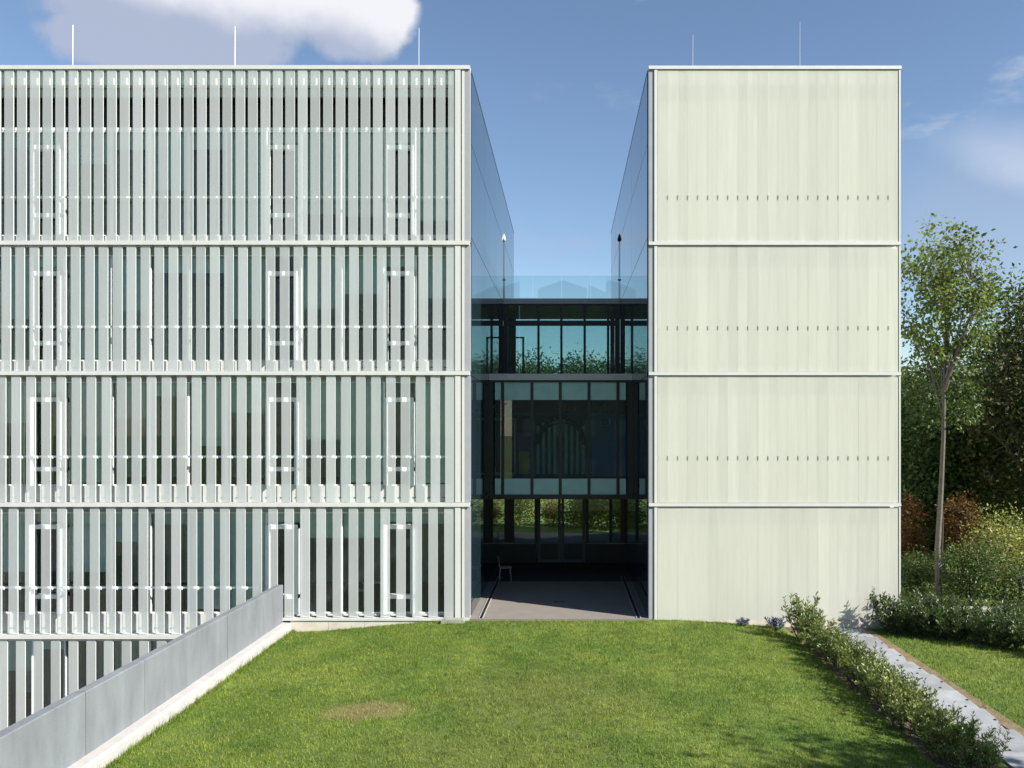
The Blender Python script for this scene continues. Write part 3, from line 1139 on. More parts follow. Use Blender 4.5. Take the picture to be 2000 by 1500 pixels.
def build_links():
    yl, yu = 5.32, 11.8
    root = empty('glazed_bridge', (0, yl, 3.0), 'lower glazed bridge with black mullions spanning the passage', 'bridge')
    off = Vector((0, yl, 3.0))

    def P(name, mb, mat, r=root, of=off, parent=None):
        o = mb.build(name, mat, parent or r)
        o.location = -of if parent is None else (0, 0, 0)
        return o

    a, b = XL + 0.02, XR - 0.02
    # lower bridge
    zb, zt = PZ(966, yl), PZ(742.5, yl)
    P('fascia', MB().box(a, b, yl - 0.03, yl + 0.25, zt + 0.004, PZ(730, yl)), M['fascia'])
    P('roof_deck', MB().box(a, b, yl + 0.252, yu - 0.02, zt + 0.02, PZ(731, yl)), M['roof'])
    fr = MB()
    fr.box(a, b, yl, yl + 0.12, zt - 0.07, zt)
    fr.box(a, b, yl, yl + 0.12, zb - 0.16, zb)
    for k, x in enumerate([XL + 0.09] + MULL + [XR - 0.1]):
        w = 0.05 if 0 < k < 6 else 0.09
        fr.box(x - w, x + w, yl + 0.002, yl + 0.118, zb, zt - 0.07)
    P('mullion_frame', fr, M['dark_frame'])
    edges = [XL + 0.18] + MULL + [XR - 0.19]
    for p, q in zip(edges[:-1], edges[1:]):
        if q - p < 0.12:
            continue
        P('pane', MB().box(p + 0.05, q - 0.05, yl + 0.05, yl + 0.062, PZ(934.7, yl), PZ(781.3, yl)), M['pane_dark'])
        P('spandrel_panel', MB().box(p + 0.05, q - 0.05, yl + 0.045, yl + 0.07, PZ(781, yl), zt - 0.075), M['spandrel'])
        P('spandrel_panel', MB().box(p + 0.05, q - 0.05, yl + 0.045, yl + 0.07, zb + 0.004, PZ(935, yl)), M['spandrel'])
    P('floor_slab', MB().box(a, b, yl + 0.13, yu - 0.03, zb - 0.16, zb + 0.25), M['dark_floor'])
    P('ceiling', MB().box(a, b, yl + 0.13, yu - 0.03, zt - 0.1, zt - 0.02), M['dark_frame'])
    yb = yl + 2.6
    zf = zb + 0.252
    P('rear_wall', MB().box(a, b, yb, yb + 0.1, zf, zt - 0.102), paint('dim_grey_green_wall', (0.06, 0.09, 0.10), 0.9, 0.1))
    sc_ = lambda px: PX(px, yb)
    sz = lambda py: PZ(py, yb)
    # solid stand-ins for the facade mirrored in the glass: door, fields, curtains, ring, arch
    d = MB()
    for (p, q, r0, r1) in ((957, 1008, 817, 821), (957, 961, 821, 925), (1004, 1008, 821, 925), (957, 1008, 923, 927)):
        d.box(sc_(p), sc_(q), yb - 0.06, yb - 0.003, sz(r1), sz(r0))
    P('door_frame_outline', d, M['reflection_pale'])
    P('reflection_panel', MB().box(sc_(1011), sc_(1036), yb - 0.02, yb - 0.004, sz(880), sz(845)), M['purple'])
    P('reflection_panel', MB().box(sc_(1013), sc_(1034), yb - 0.02, yb - 0.004, sz(926), sz(882)), M['yellow'])
    P('reflection_panel', MB().box(sc_(1156), sc_(1240), yb - 0.02, yb - 0.004, sz(930), sz(808)), M['blue'])
    for k in range(9):
        x = 1048 + k * 11
        if 1088 < x < 1098:
            continue
        top = 812 + abs(k - 4) * 5
        P('reflection_strip', MB().box(sc_(x), sc_(x + 5.5), yb - 0.05, yb - 0.03, sz(926), sz(top)), M['reflection_pale'])
    rng_seg = 14
    ring = MB()
    cx, cz = sc_(1182), sz(824)
    pts = [(cx + 0.16 * math.cos(2 * math.pi * i / rng_seg), yb - 0.03, cz + 0.16 * math.sin(2 * math.pi * i / rng_seg)) for i in range(rng_seg + 1)]
    ring.tube(pts, [0.022] * len(pts), 5)
    P('reflection_ring', ring, M['reflection_pale'])
    arch = MB()
    ax, az, ar = sc_(1096), sz(868), 46 * (D + yb) / F
    pts = [(ax + ar * math.cos(math.pi * i / 16), yb - 0.07, az + ar * math.sin(math.pi * i / 16)) for i in range(17)]
    arch.tube(pts, [0.10] * 17, 6)
    P('reflection_arch', arch, M['dark_frame'])
    P('shelf', MB().box(a + 0.2, b - 0.2, yl + 0.14, yl + 0.45, PZ(807, yl) - 0.03, PZ(807, yl)), M['dark_frame'])  # added to carry the plants that stand in for mirrored ones
    # upper bridge
    zb2, zt2 = 7.2, PZ(593.5, yu)
    off2 = Vector((0, yu, zb2))
    r2 = empty('glazed_bridge', (0, yu, zb2), 'upper see-through glazed bridge with grey roof edge, set back above the lower one', 'bridge')
    Q = lambda name, mb, mat: P(name, mb, mat, r2, off2)
    Q('fascia', MB().box(a, b, yu - 0.03, yu + 0.3, zt2 + 0.004, PZ(583, yu)), M['fascia'])
    yr = yu + 4.0
    Q('roof_deck', MB().box(a, b, yu + 0.302, yr, zt2 + 0.02, PZ(584.5, yu)), M['roof'])
    Q('floor_slab', MB().box(a, b, yu + 0.13, yr, zb2 - 0.25, zb2 + 0.1), M['dark_floor'])
    Q('ceiling', MB().box(a, b, yu + 0.13, yr - 0.01, zt2 - 0.1, zt2 - 0.01), M['room_wall'])
    for yy, nm in ((yu, 'mullion_frame'), (yr - 0.1, 'rear_frame')):
        fr = MB()
        fr.box(a, b, yy, yy + 0.1, zt2 - 0.07, zt2)
        fr.box(a, b, yy, yy + 0.1, zb2 + 0.1, zb2 + 0.2)
        if yy == yu:
            fr.box(a, b, yy, yy + 0.1, PZ(636, yu), PZ(626, yu))
        for k, x in enumerate([XL + 0.11] + MULL + [XR - 0.12]):
            w = 0.05 if 0 < k < 6 else 0.10
            if yy != yu:
                if k in (0, 6):
                    fr.box(x - w, x + w, yy + 0.002, yy + 0.098, zb2 + 0.2, zt2 - 0.07)
                continue
            fr.box(x - w, x + w, yy + 0.002, yy + 0.098, zb2 + 0.2, PZ(636.2, yu))
            fr.box(x - w, x + w, yy + 0.002, yy + 0.098, PZ(625.8, yu), zt2 - 0.07)
        Q(nm, fr, M['dark_frame'])
        edges = [XL + 0.18] + MULL + [XR - 0.19]
        if yy != yu:
            Q('rear_pane', MB().box(XL + 0.22, XR - 0.23, yy + 0.04, yy + 0.05, zb2 + 0.203, zt2 - 0.073), M['pane_dark'])
            continue
        for p, q in zip(edges[:-1], edges[1:]):
            Q('pane', MB().box(p + 0.05, q - 0.05, yy + 0.04, yy + 0.05, zb2 + 0.203, PZ(636.4, yu)), M['pane_dark'])
            Q('pane', MB().box(p + 0.05, q - 0.05, yy + 0.04, yy + 0.05, PZ(625.6, yu), zt2 - 0.073), M['pane_dark'])
    # inner door portal seen through the panes
    dm = MB()
    dm.box(PX(945, yu + 1.2), PX(1024, yu + 1.2), yu + 1.15, yu + 1.2, PZ(661, yu + 1.2), PZ(658, yu + 1.2))
    dm.box(PX(1020, yu + 1.2), PX(1024, yu + 1.2), yu + 1.15, yu + 1.2, zb2 + 0.1, PZ(661, yu + 1.2))
    Q('door_frame_outline', dm, M['dark_frame'])
    # glass balustrade on its roof
    ru = empty('glass_balustrade', (0, yu + 0.4, PZ(583, yu)), 'frameless teal glass balustrade on the roof of the upper bridge', 'balustrade')
    w = (b - a) / 4
    for k in range(4):
        mb = MB().box(a + k * w + 0.008 - 0, a + (k + 1) * w - 0.008, 0, 0.016, 0.0, 1.02)
        o = mb.build('glass_panel', M['pane_rail'], ru)
    # ground floor hall behind the passage
    yd = 9.5
    od = Vector((0, yd, 0))
    r3 = empty('entrance_screen', od, 'dark glazed entrance screen with double door under the bridges', 'entrance')
    S = lambda name, mb, mat, parent=None: P(name, mb, mat, r3, od, parent)
    zc = zb - 0.17
    S('base_wall', MB().box(a, PX(1046, yd), yd, yd + 0.1, 0.002, 0.8), M['dark_frame'])
    S('base_wall', MB().box(PX(1146, yd), b, yd, yd + 0.1, 0.002, 0.8), M['dark_frame'])
    fr = MB()
    for (p, q) in ((985, 1004), (1044, 1055), (1190, 1196), (1212, 1224)):
        fr.box(PX(p, yd), PX(q, yd), yd + 0.001, yd + 0.1, 0.80, zc)
    fr.box(PX(1144, yd), PX(1150, yd), yd + 0.001, yd + 0.1, 0.002, zc)
    fr.box(a, b, yd - 0.002, yd + 0.102, zc - 0.10, zc + 0.1)
    S('screen_frame', fr, M['dark_frame'])
    S('sill', MB().box(a, PX(1046, yd), yd - 0.05, yd - 0.003, 0.76, 0.80), M['lintel'])
    S('sill', MB().box(PX(1146, yd), b, yd - 0.05, yd - 0.003, 0.76, 0.80), M['lintel'])
    for (p, q) in ((960, 985), (1004, 1044), (1150, 1190), (1196, 1212), (1224, 1244)):
        S('pane', MB().box(max(a, PX(p, yd)), min(b, PX(q, yd)), yd + 0.04, yd + 0.05, 0.81, zc - 0.1), M['pane'])
    gm = paint('grey_green_door_frame', (0.07, 0.09, 0.09), 0.5, 0.1)
    for (p, q) in ((1050, 1095.5), (1096.5, 1143)):
        dr = MB()
        x0, x1 = PX(p, yd), PX(q, yd)
        t = 0.11
        dr.box(x0, x0 + t, yd - 0.03, yd + 0.03, 0.03, zc - 0.13)
        dr.box(x1 - t, x1, yd - 0.03, yd + 0.03, 0.03, zc - 0.13)
        dr.box(x0 + t, x1 - t, yd - 0.028, yd + 0.028, 0.03, 0.03 + t)
        dr.box(x0 + t, x1 - t, yd - 0.028, yd + 0.028, zc - 0.24, zc - 0.13)
        dr.box(x0 + t, x1 - t, yd - 0.028, yd + 0.028, 0.76, 0.80)
        do = S('door', dr, gm)
        MB().box(x0 + t, x1 - t, yd - 0.006, yd + 0.006, 0.801, zc - 0.24).build('pane', M['pane'], do)
        MB().box(x0 + t, x1 - t, yd - 0.006, yd + 0.006, 0.14, 0.759).build('kick_panel', M['dark_frame'], do)
        hx = x1 - 0.06 if p < 1090 else x0 + 0.06
        MB().tube([(hx, yd - 0.08, 0.95), (hx, yd - 0.08, 1.35)], [0.014, 0.014], 6).build('handle', M['steel'], do)
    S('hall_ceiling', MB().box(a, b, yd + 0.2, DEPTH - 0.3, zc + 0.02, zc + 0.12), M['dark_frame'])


build_links()


def dup(src, loc, rz=0.0):
    r = src.copy()
    scene.collection.objects.link(r)
    r.location = loc
    r.rotation_euler = (0, 0, rz)
    for ch in src.children:
        c = ch.copy()
        scene.collection.objects.link(c)
        c.parent = r
        for g in ch.children:
            d = g.copy()
            scene.collection.objects.link(d)
            d.parent = c
    return r


# ------------------------------------------------------------------ furniture
def make_chair(name, label, cat, mat, loc, rz):
    t = empty(name, loc, label, cat)
    t.rotation_euler.z = rz
    s = MB()
    s.prism([(-0.20, 0.455), (0.21, 0.45), (0.225, 0.465), (0.21, 0.475), (-0.19, 0.475)], 'y', -0.2, 0.2)
    s.build('seat', mat, t)
    bk = MB()
    bk.prism([(-0.205, 0.55), (-0.188, 0.55), (-0.235, 0.86), (-0.252, 0.86)], 'y', -0.19, 0.19)
    bk.build('backrest', mat, t)
    for sy in (-1, 1):
        MB().tube([(-0.19, sy * 0.17, 0.46), (-0.20, sy * 0.17, 0.58)], [0.013, 0.013], 6).build('back_post', mat, t)
        for sx in (-1, 1):
            MB().tube([(sx * 0.17, sy * 0.165, 0.458), (sx * 0.205, sy * 0.185, 0.0)], [0.016, 0.011], 6).build('leg', mat, t)
    return t


make_chair('chair', 'pale wooden chair standing under the lower bridge by the left glass wall', 'chair', M['chair_wood'], (-2.12, 5.75, 0.0), R(8))
zf3 = PZ(1203) - 0.05
make_chair('chair', 'white chair inside, seen between slats left of the ground floor table', 'chair', M['chair_white'], (PX(700, 1.6), 1.6, zf3), R(20))
make_chair('chair', 'white chair inside, seen between slats near the corner post', 'chair', M['chair_white'], (PX(792, 1.2), 1.2, zf3), R(190))
tb = empty('table', (PX(742, 1.7), 1.7, zf3), 'small white table behind the ground floor slats near the passage', 'table')
MB().box(-0.45, 0.45, -0.35, 0.35, 0.70, 0.73).build('table_top', M['chair_white'], tb)
for sx in (-1, 1):
    for sy in (-1, 1):
        MB().tube([(sx * 0.4, sy * 0.3, 0.70), (sx * 0.4, sy * 0.3, 0.0)], [0.02, 0.018], 6).build('leg', M['chair_white'], tb)

# floor rails and drain in the passage
for side, x in (('left', XL + 0.30), ('right', XR - 0.28)):
    t = empty('floor_channel', (x, 0, 0.0), 'slim steel drainage channel in the paving along the %s glass wall' % side, 'drain')
    for k in (-0.06, 0.045):
        MB().box(k, k + 0.022, 0.02, 6.5, 0.002, 0.02).build('edge_rail', M['rail'], t)
    MB().box(-0.036, 0.043, 0.02, 6.5, 0.002, 0.008).build('channel_bottom', M['dark_frame'], t)
g = empty('floor_drain', (PX(1092, 2.2), 2.2, 0.0), 'small dark drain cover in the passage paving', 'drain')
MB().box(-0.17, 0.17, -0.06, 0.06, 0.002, 0.012).build('frame', M['dark_frame'], g)
for k in range(6):
    MB().box(-0.15 + k * 0.052, -0.12 + k * 0.052, -0.045, 0.045, 0.0125, 0.02).build('grate_bar', M['bracket'], g)

# lightning rods on the roofs
rods = [(142, 49, 'leftmost thin white lightning rod on the slatted building roof'),
        (459, 52, 'middle thin white lightning rod on the slatted building roof'),
        (818, 55, 'thin white lightning rod on the slatted roof nearest the passage'),
        (1353, 68, 'shorter thin rod on the cream building roof, nearer the passage'),
        (1562, 43, 'taller thin rod on the cream building roof, farther right')]
for px, py, lab in rods:
    Y = 0.8
    zb = PZ(128.0)
    r = empty('lightning_rod', (PX(px, Y), Y, ZT - 0.05), lab, 'rod', 'lightning rods on the roofs')
    h = PZ(py, Y) - (ZT - 0.05)
    MB().tube([(0, 0, 0.06), (0, 0, h * 0.55), (0.004, 0, h)], [0.011, 0.010, 0.008], 6).build('rod', M['steel'], r)
    MB().tube([(0, 0, 0.0), (0, 0, 0.06)], [0.16, 0.14], 10).build('foot', M['plinth'], r)

# slender masts with drop shaped heads on the upper bridge roof; right head's shade painted dark
for px, lab, mt in ((985, 'slender mast with white drop-shaped head on upper bridge roof, left corner', 'white'), (1209, 'slender mast with drop-shaped head painted dark for shade on upper bridge roof, right corner', 'dark_frame')):
    Y = 12.25
    zr = PZ(584.5, 11.8)
    t = empty('roof_mast', (PX(px, Y), Y, zr), lab, 'mast')
    h = PZ(472, Y) - zr
    MB().tube([(0, 0, 0), (0, 0, h)], [0.014, 0.010], 6).build('pole', M['bracket'], t)
    MB().box(-0.05, 0.05, -0.05, 0.02, 0.86, 0.92).build('junction_box', M['bracket'], t)
    z = [0, 0.03, 0.10, 0.17, 0.26, 0.34]
    rr = [0.015, 0.06, 0.075, 0.055, 0.025, 0.006]
    MB().tube([(0, 0, h + k) for k in z], rr, 10).build('drop_head', M[mt], t, smooth=True)


# ------------------------------------------------------------------ path of slabs
def build_path():
    root = empty('slab_path', (7.7, 0, -0.3), 'pale grey slab path running from the cream building towards the viewer', 'path')
    ys = [0.0 - 1.10 * k for k in range(13)]
    mb = MB()
    mb.prism([(-0.485, 0.0), (0.44, 0.0), (0.46, 0.015), (0.455, 0.055), (0.43, 0.062), (-0.485, 0.062)], 'y', -1.075, -0.02)
    me = mb.mesh('slab', M['slab'])
    bm = MB().tube([(0, 0, 0.0), (0, 0, 0.012), (0, 0, 0.018)], [0.026, 0.026, 0.014], 8).mesh('bolt', M['dark_frame'])
    for k, y in enumerate(ys):
        if k == 0:
            y -= 0.02
        o = link('slab', me, root, (0.006 * math.sin(k * 2.1), y, 0.012 * math.sin(k * 1.7)))
        o.rotation_euler = (R(1.5 * math.sin(k * 1.3) + 2.2), R(0.9 * math.sin(k * 2.9)), R(0.5 * math.sin(k * 4.1)))
        for x in (-0.12, 0.2):
            b = link('bolt', bm, o, (x + rng.uniform(-0.01, 0.01), -0.93 + rng.uniform(-0.02, 0.02), 0.0625))
        link('bolt', bm, o, (0.40, -0.55 + rng.uniform(-0.05, 0.05), 0.0625))


build_path()

# stone slab at the foot of the left block, low wall behind the right hedge
st = empty('stone_slab', (PX(884, -0.3), -0.3, -0.06), 'flat grey weathered stone slab lying in the grass by the facade', 'stone')
MB().prism([(-0.31, 0.0), (0.33, 0.0), (0.34, 0.07), (0.28, 0.12), (-0.2, 0.125), (-0.3, 0.09)], 'y', -0.12, 0.14).build('block', M['stone'], st)
lw = empty('low_stone_wall', (12.2, 1.6, -0.52), 'low grey stone wall behind the right hedge', 'wall')
for k in range(5):
    MB().box(-1.2 + k * 0.5, -0.72 + k * 0.5, -0.2, 0.2, 0.0, 0.40).build('stone', M['stone'], lw)
MB().box(-1.25, 1.35, -0.24, 0.24, 0.402, 0.47).build('cap', M['stone'], lw)


# ------------------------------------------------------------------ plants
def leaf_quads(P, dirs, size, width, fold=0.25, r=nrng):
    """arrays of leaves: a folded blade of two triangles each, base P, direction dirs"""
    n = len(P)
    d = dirs / np.linalg.norm(dirs, axis=1, keepdims=True)
    ref = r.normal(size=(n, 3))
    s = np.cross(d, ref)
    s /= np.linalg.norm(s, axis=1, keepdims=True) + 1e-9
    u = np.cross(s, d)
    L = size[:, None]
    W = (size * width)[:, None]
    a = P
    tip = P + d * L
    l = P + d * L * 0.45 + s * W - u * W * fold
    rr = P + d * L * 0.45 - s * W - u * W * fold
    V = np.stack([a, l, tip, rr], 1).reshape(-1, 3)
    i = np.arange(n)[:, None] * 4
    Fq = np.concatenate([i + np.array([[0, 2, 1]]), i + np.array([[0, 3, 2]])], 1).reshape(-1, 3)
    return V, Fq


def laurel_mesh(seed, shoots, hmin, hmax, spread, leaf=0.085, density=34):
    r = np.random.default_rng(seed)
    stems = MB()
    PP, DD, SS = [], [], []
    for s in range(shoots):
        h = r.uniform(hmin, hmax)
        a = r.uniform(0, 2 * math.pi)
        rad = spread * math.sqrt(r.random())
        b = np.array([math.cos(a) * rad * 0.35, math.sin(a) * rad * 0.35, 0.0])
        tip = np.array([math.cos(a) * rad, math.sin(a) * rad, h])
        mid = (b + tip) / 2 + np.array([math.cos(a), math.sin(a), 0]) * rad * 0.2
        pts = [(1 - t) ** 2 * b + 2 * t * (1 - t) * mid + t * t * tip for t in (0, 0.25, 0.5, 0.75, 1)]
        stems.tube(pts, [0.009, 0.008, 0.007, 0.005, 0.003], 4)
        n = int(density * h)
        t = np.linspace(0.14, 1.0, n) ** 0.9
        t = np.clip(t + r.normal(0, 0.01, n), 0, 1)[:, None]
        C = (1 - t) ** 2 * b + 2 * t * (1 - t) * mid + t * t * tip
        ang = np.arange(n) * 2.4 + r.uniform(0, 6)
        up = 0.35 + 1.1 * t[:, 0] ** 3 + r.normal(0, 0.18, n)
        Dr = np.stack([np.cos(ang), np.sin(ang), up], -1)
        PP.append(C)
        DD.append(Dr)
        SS.append(leaf * r.uniform(0.7, 1.25, n) * (1.08 - 0.35 * t[:, 0]))
        # side twigs
        for q in range(int(2 + h * 4)):
            tt = r.uniform(0.2, 0.85)
            c = (1 - tt) ** 2 * b + 2 * tt * (1 - tt) * mid + tt * tt * tip
            an = r.uniform(0, 2 * math.pi)
            dv = np.array([math.cos(an), math.sin(an), r.uniform(0.4, 1.2)])
            ln = r.uniform(0.10, 0.22)
            e = c + dv / np.linalg.norm(dv) * ln
            stems.tube([c, e], [0.005, 0.003], 3)
            m = 9
            k = np.linspace(0.25, 1, m)[:, None]
            PP.append(c + (e - c) * k)
            ag = np.arange(m) * 2.4
            DD.append(np.stack([np.cos(ag), np.sin(ag), 0.5 + r.normal(0, 0.3, m)], -1) + dv * 0.6)
            SS.append(leaf * r.uniform(0.65, 1.1, m))
    V, Fq = leaf_quads(np.concatenate(PP), np.concatenate(DD), np.concatenate(SS), 0.17, 0.35, r)
    return stems, V, Fq


def ordinal(k):
    return ['first', 'second', 'third', 'fourth', 'fifth', 'sixth', 'seventh', 'eighth', 'ninth', 'tenth', 'eleventh', 'twelfth', 'thirteenth', 'fourteenth', 'fifteenth', 'sixteenth', 'seventeenth', 'eighteenth', 'nineteenth', 'twentieth', 'twenty-first', 'twenty-second', 'twenty-third', 'twenty-fourth'][k]


def hedge_meshes(n, seed, mat, **kw):
    out = []
    for k in range(n):
        stems, V, Fq = laurel_mesh(seed + k, **kw)
        out.append((stems.mesh('stems', M['bark_dark']), raw_mesh('foliage', V, Fq, mat)))
    return out


def place_shrub(name, loc, rz, sc, pair, label, cat, group):
    t = empty(name, loc, label, cat, group)
    t.rotation_euler.z = rz
    t.scale = (sc, sc, sc)
    link('stems', pair[0], t)
    link('foliage', pair[1], t)
    return t


hv = hedge_meshes(6, 100, M['laurel'], shoots=19, hmin=0.4, hmax=1.02, spread=0.52, leaf=0.102)
row_y = [-1.5, -1.95, -2.45, -2.95, -3.4, -3.9, -4.4, -4.85, -5.35, -5.8, -6.3, -6.8, -7.25, -7.75, -8.2, -8.7, -9.2, -9.65]
for k, y in enumerate(row_y):
    x = 6.22 + 0.10 * math.sin(k * 2.3) + (0.06 if k > 3 else 0)
    sc = [1.25, 0.95, 0.82, 0.86, 0.82, 0.95, 0.88, 0.80, 0.98, 0.86, 0.90, 1.0, 0.88, 0.86, 0.95, 0.86, 0.95, 0.9][k]
    lab = '%s young laurel shrub from the facade in the row beside the slab path' % ordinal(k)
    place_shrub('laurel_shrub', (x, y, float(lawn_z(x, y)) - 0.01), k * 1.9, sc, hv[k % 6], lab, 'shrub', 'young laurels beside the path')
for k, (x, y, sc) in enumerate([(6.75, -8.6, 0.62), (6.8, -9.4, 0.66), (6.55, -7.3, 0.6), (6.7, -5.6, 0.62), (6.72, -4.2, 0.6)]):
    lab = 'small laurel shoot at the left path edge, %s from the viewer' % ordinal([1, 0, 2, 3, 4][k])
    place_shrub('laurel_shoot', (x, y, -0.28), k * 2.2, sc, hv[(k + 3) % 6], lab, 'shrub', 'young laurels beside the path')
hd = hedge_meshes(5, 300, M['laurel_dark'], shoots=26, hmin=0.5, hmax=1.05, spread=0.58, leaf=0.105)
rh = [(8.95, -0.42), (9.35, -0.62), (9.75, -0.9), (10.15, -1.15), (10.55, -1.5), (10.95, -1.85), (11.35, -2.2), (11.6, -2.8), (9.9, -0.2), (10.6, -0.5), (11.3, -0.9), (12.0, -1.5)]
for k, (x, y) in enumerate(rh):
    sc = [1.2, 1.1, 1.12, 1.0, 0.96, 1.04, 0.9, 0.9, 1.2, 1.12, 1.08, 1.0][k]
    if k < 8:
        lab = '%s dense dark laurel from the building corner in the right hedge, front row' % ordinal(k)
    else:
        lab = '%s dense dark laurel from the building in the right hedge, rear row' % ordinal(k - 8)
    place_shrub('hedge_laurel', (x, y, -0.32), k * 2.7, sc, hd[k % 5], lab, 'shrub', 'dark laurels of the right hedge')
bv = hedge_meshes(2, 500, M['blue_leaf'], shoots=9, hmin=0.12, hmax=0.24, spread=0.2, leaf=0.11, density=60)
for (px, y, s, lab) in ((1519, -0.35, 1.15, 'larger low blue-grey plant at the cream facade foot'), (1452, -0.25, 0.75, 'smaller low blue-grey plant at the cream facade foot')):
    x = PX(px, y)
    place_shrub('blue_plant', (x, y, float(lawn_z(x, y))), px, s, bv[px % 2], lab, 'plant', None)


# ------------------------------------------------------------------ trees
def build_tree(name, label, base, crown, radii, n_clump, leaves, leaf_size, clump_r, mat, bark, seed, trunk_r=0.12, fork=0.5, cat='tree', group=None, limb=0.28, wide=0.28, low=(0.25, 0.6)):
    """trunk with limbs reaching leaf clumps spread through an ellipsoid crown"""
    r = np.random.default_rng(seed)
    base = np.array(base, float)
    crown = np.array(crown, float)
    radii = np.array(radii, float)
    root = empty(name, tuple(base), label, cat, group)
    tk = MB()
    bot = crown - base
    ztop = bot[2] + radii[2] * 0.35
    fz = max(0.15, bot[2] - radii[2] * (1 - fork * 0.4))
    lean = np.array([bot[0], bot[1], 0])

    def axis(z):
        t = min(1.0, max(0.0, z / max(ztop, 0.1)))
        return lean * t ** 1.3 + np.array([0.05 * math.sin(z * 1.1 + seed), 0.05 * math.cos(z * 0.9 + seed), z])
    zs = np.linspace(0, ztop, 7)
    tk.tube([axis(z) for z in zs], [trunk_r * (1.12 if z == 0 else 1) * (1 - 0.75 * z / ztop) for z in zs], 7)
    cl = []
    while len(cl) < n_clump:
        p = r.uniform(-1, 1, 3)
        q = np.linalg.norm(p)
        if q > 1 or r.random() > 0.25 + 0.75 * q:
            continue
        lump = 0.80 + 0.26 * math.sin(3.1 * p[0] + 2.3 * p[2] + seed) * math.cos(2.7 * p[1] + 1.9 * p[2])
        cl.append(bot + p * radii * lump)
    PP, DD, SS = [], [], []
    n_main = max(9, n_clump // 10)
    mains = []
    for ci, c in enumerate(cl):
        if ci < n_main:
            z0 = fz + (c[2] - fz) * r.uniform(*low) if c[2] > fz else fz * r.uniform(0.7, 1.0)
            if low[0] == 0:
                z0 -= r.uniform(0, 1.5)
            z0 = min(max(z0, 0.1), ztop * 0.95)
            s = axis(z0)
            mid = (s + c) / 2 + np.array([0, 0, 0.08 * np.linalg.norm(c - s)]) * (1 if c[2] > z0 else -0.3)
            r0 = trunk_r * limb * 1.5 * (1 - 0.6 * z0 / ztop)
            m1, m2 = s * 0.25 + mid * 0.5 + c * 0.25, s * 0.06 + mid * 0.38 + c * 0.56
            tk.tube([s, m1, m2, c], [r0, r0 * 0.7, r0 * 0.5, r0 * 0.2], 5)
            mains.append((s, m1, m2, c, r0))
        else:
            cand = [(np.linalg.norm(p - c) + (0 if p[2] < c[2] else 0.6), p, q[4]) for q in mains for p in (q[1], q[2])]
            _, s, rm = min(cand, key=lambda e: e[0])
            mid = (s + c) / 2 + np.array([0, 0, 0.08 * np.linalg.norm(c - s)])
            r0 = rm * 0.42
            tk.tube([s, mid, c], [r0, r0 * 0.65, r0 * 0.25], 4)
        nl = int(leaves * r.uniform(0.6, 1.4))
        off = r.normal(0, 1, (nl, 3)) * clump_r * np.array([1, 1, 0.72])
        PP.append(c + off)
        DD.append(off * 0.6 / clump_r + r.normal(0, 0.8, (nl, 3)) + np.array([0, 0, -0.15]))
        SS.append(leaf_size * r.uniform(0.6, 1.35, nl))
        for _ in range(3):
            e = c + r.normal(0, 1, 3) * clump_r
            tk.tube([c - (c - mid) * 0.2, e], [r0 * 0.25, r0 * 0.1], 3)
    V, Fq = leaf_quads(np.concatenate(PP), np.concatenate(DD), np.concatenate(SS), wide, 0.3, r)
    tk.build('trunk', bark, root)
    link('crown', raw_mesh('crown', V, Fq, mat), root)
    return root


def T(name, label, px, py, Y, rxpx, rzpx, zbase, mat, seed, n_clump=60, leaves=90, leaf=0.16, clump=None, ry=None, **kw):
    """tree given by where its crown stands: photo column and row at distance Y behind the facade"""
    s = F / (D + Y)
    cx, cz = PX(px, Y), PZ(py, Y)
    rx, rz = rxpx / s, rzpx / s
    tx = PX(kw.pop('tpx', px), Y)
    return build_tree(name, label, (tx, Y, zbase), (cx, Y, cz), (rx, ry or rx, rz), n_clump, leaves, leaf, clump or min(rx, rz) * 0.24, mat, kw.pop('bark', M['bark_dark']), seed, **kw)


T('ash_tree', 'tall slim ash tree with airy light green crown beside the cream building', 1855, 582, 3.4, 118, 176, -0.35, M['ash'], 3, 190, 33, 0.15, 0.20, tpx=1832, bark=M['bark'], trunk_r=0.105, fork=0.2, wide=0.28, limb=0.27, low=(0.0, 0.3))
T('young_tree', 'slender leafy young tree growing close behind the ash trunk', 1842, 780, 4.2, 66, 85, -0.35, M['mid_green'], 31, 60, 40, 0.13, 0.24, tpx=1838, trunk_r=0.03, limb=0.3)
T('maple_tree', 'brownish red tree at the right edge of the frame', 2030, 800, 7.0, 125, 265, -0.4, M['brown_leaf'], 5, 120, 110, 0.17, 0.42, trunk_r=0.22)
T('broadleaf_tree', 'dark green tree directly behind the ash trunk', 1835, 900, 9.5, 105, 195, -0.5, M['dark_green'], 8, 110, 150, 0.19, 0.42, trunk_r=0.18)
T('broadleaf_tree', 'dark green tree right of the ash trunk, middle depth', 1930, 880, 12.0, 110, 195, -0.5, M['dark_green'], 9, 110, 150, 0.2, 0.48, trunk_r=0.2)
T('broadleaf_tree', 'mid green tree peeking past the cream building edge', 1770, 870, 13.0, 95, 165, -0.5, M['mid_green'], 10, 100, 140, 0.2, 0.48, trunk_r=0.2)
T('broadleaf_tree', 'tall dark tree farther back at the right frame edge', 2010, 740, 16.0, 120, 240, -0.5, M['mid_green'], 12, 110, 150, 0.22, 0.6, trunk_r=0.22)
T('broadleaf_tree', 'distant dark tree closing the gap right of the cream building', 1790, 880, 22.0, 130, 190, -0.5, M['dark_green'], 13, 110, 150, 0.27, 0.75, trunk_r=0.25)
T('broadleaf_tree', 'distant dark tree behind the brownish tree', 1920, 880, 25.0, 140, 190, -0.5, M['dark_green'], 14, 110, 150, 0.28, 0.8, trunk_r=0.25)
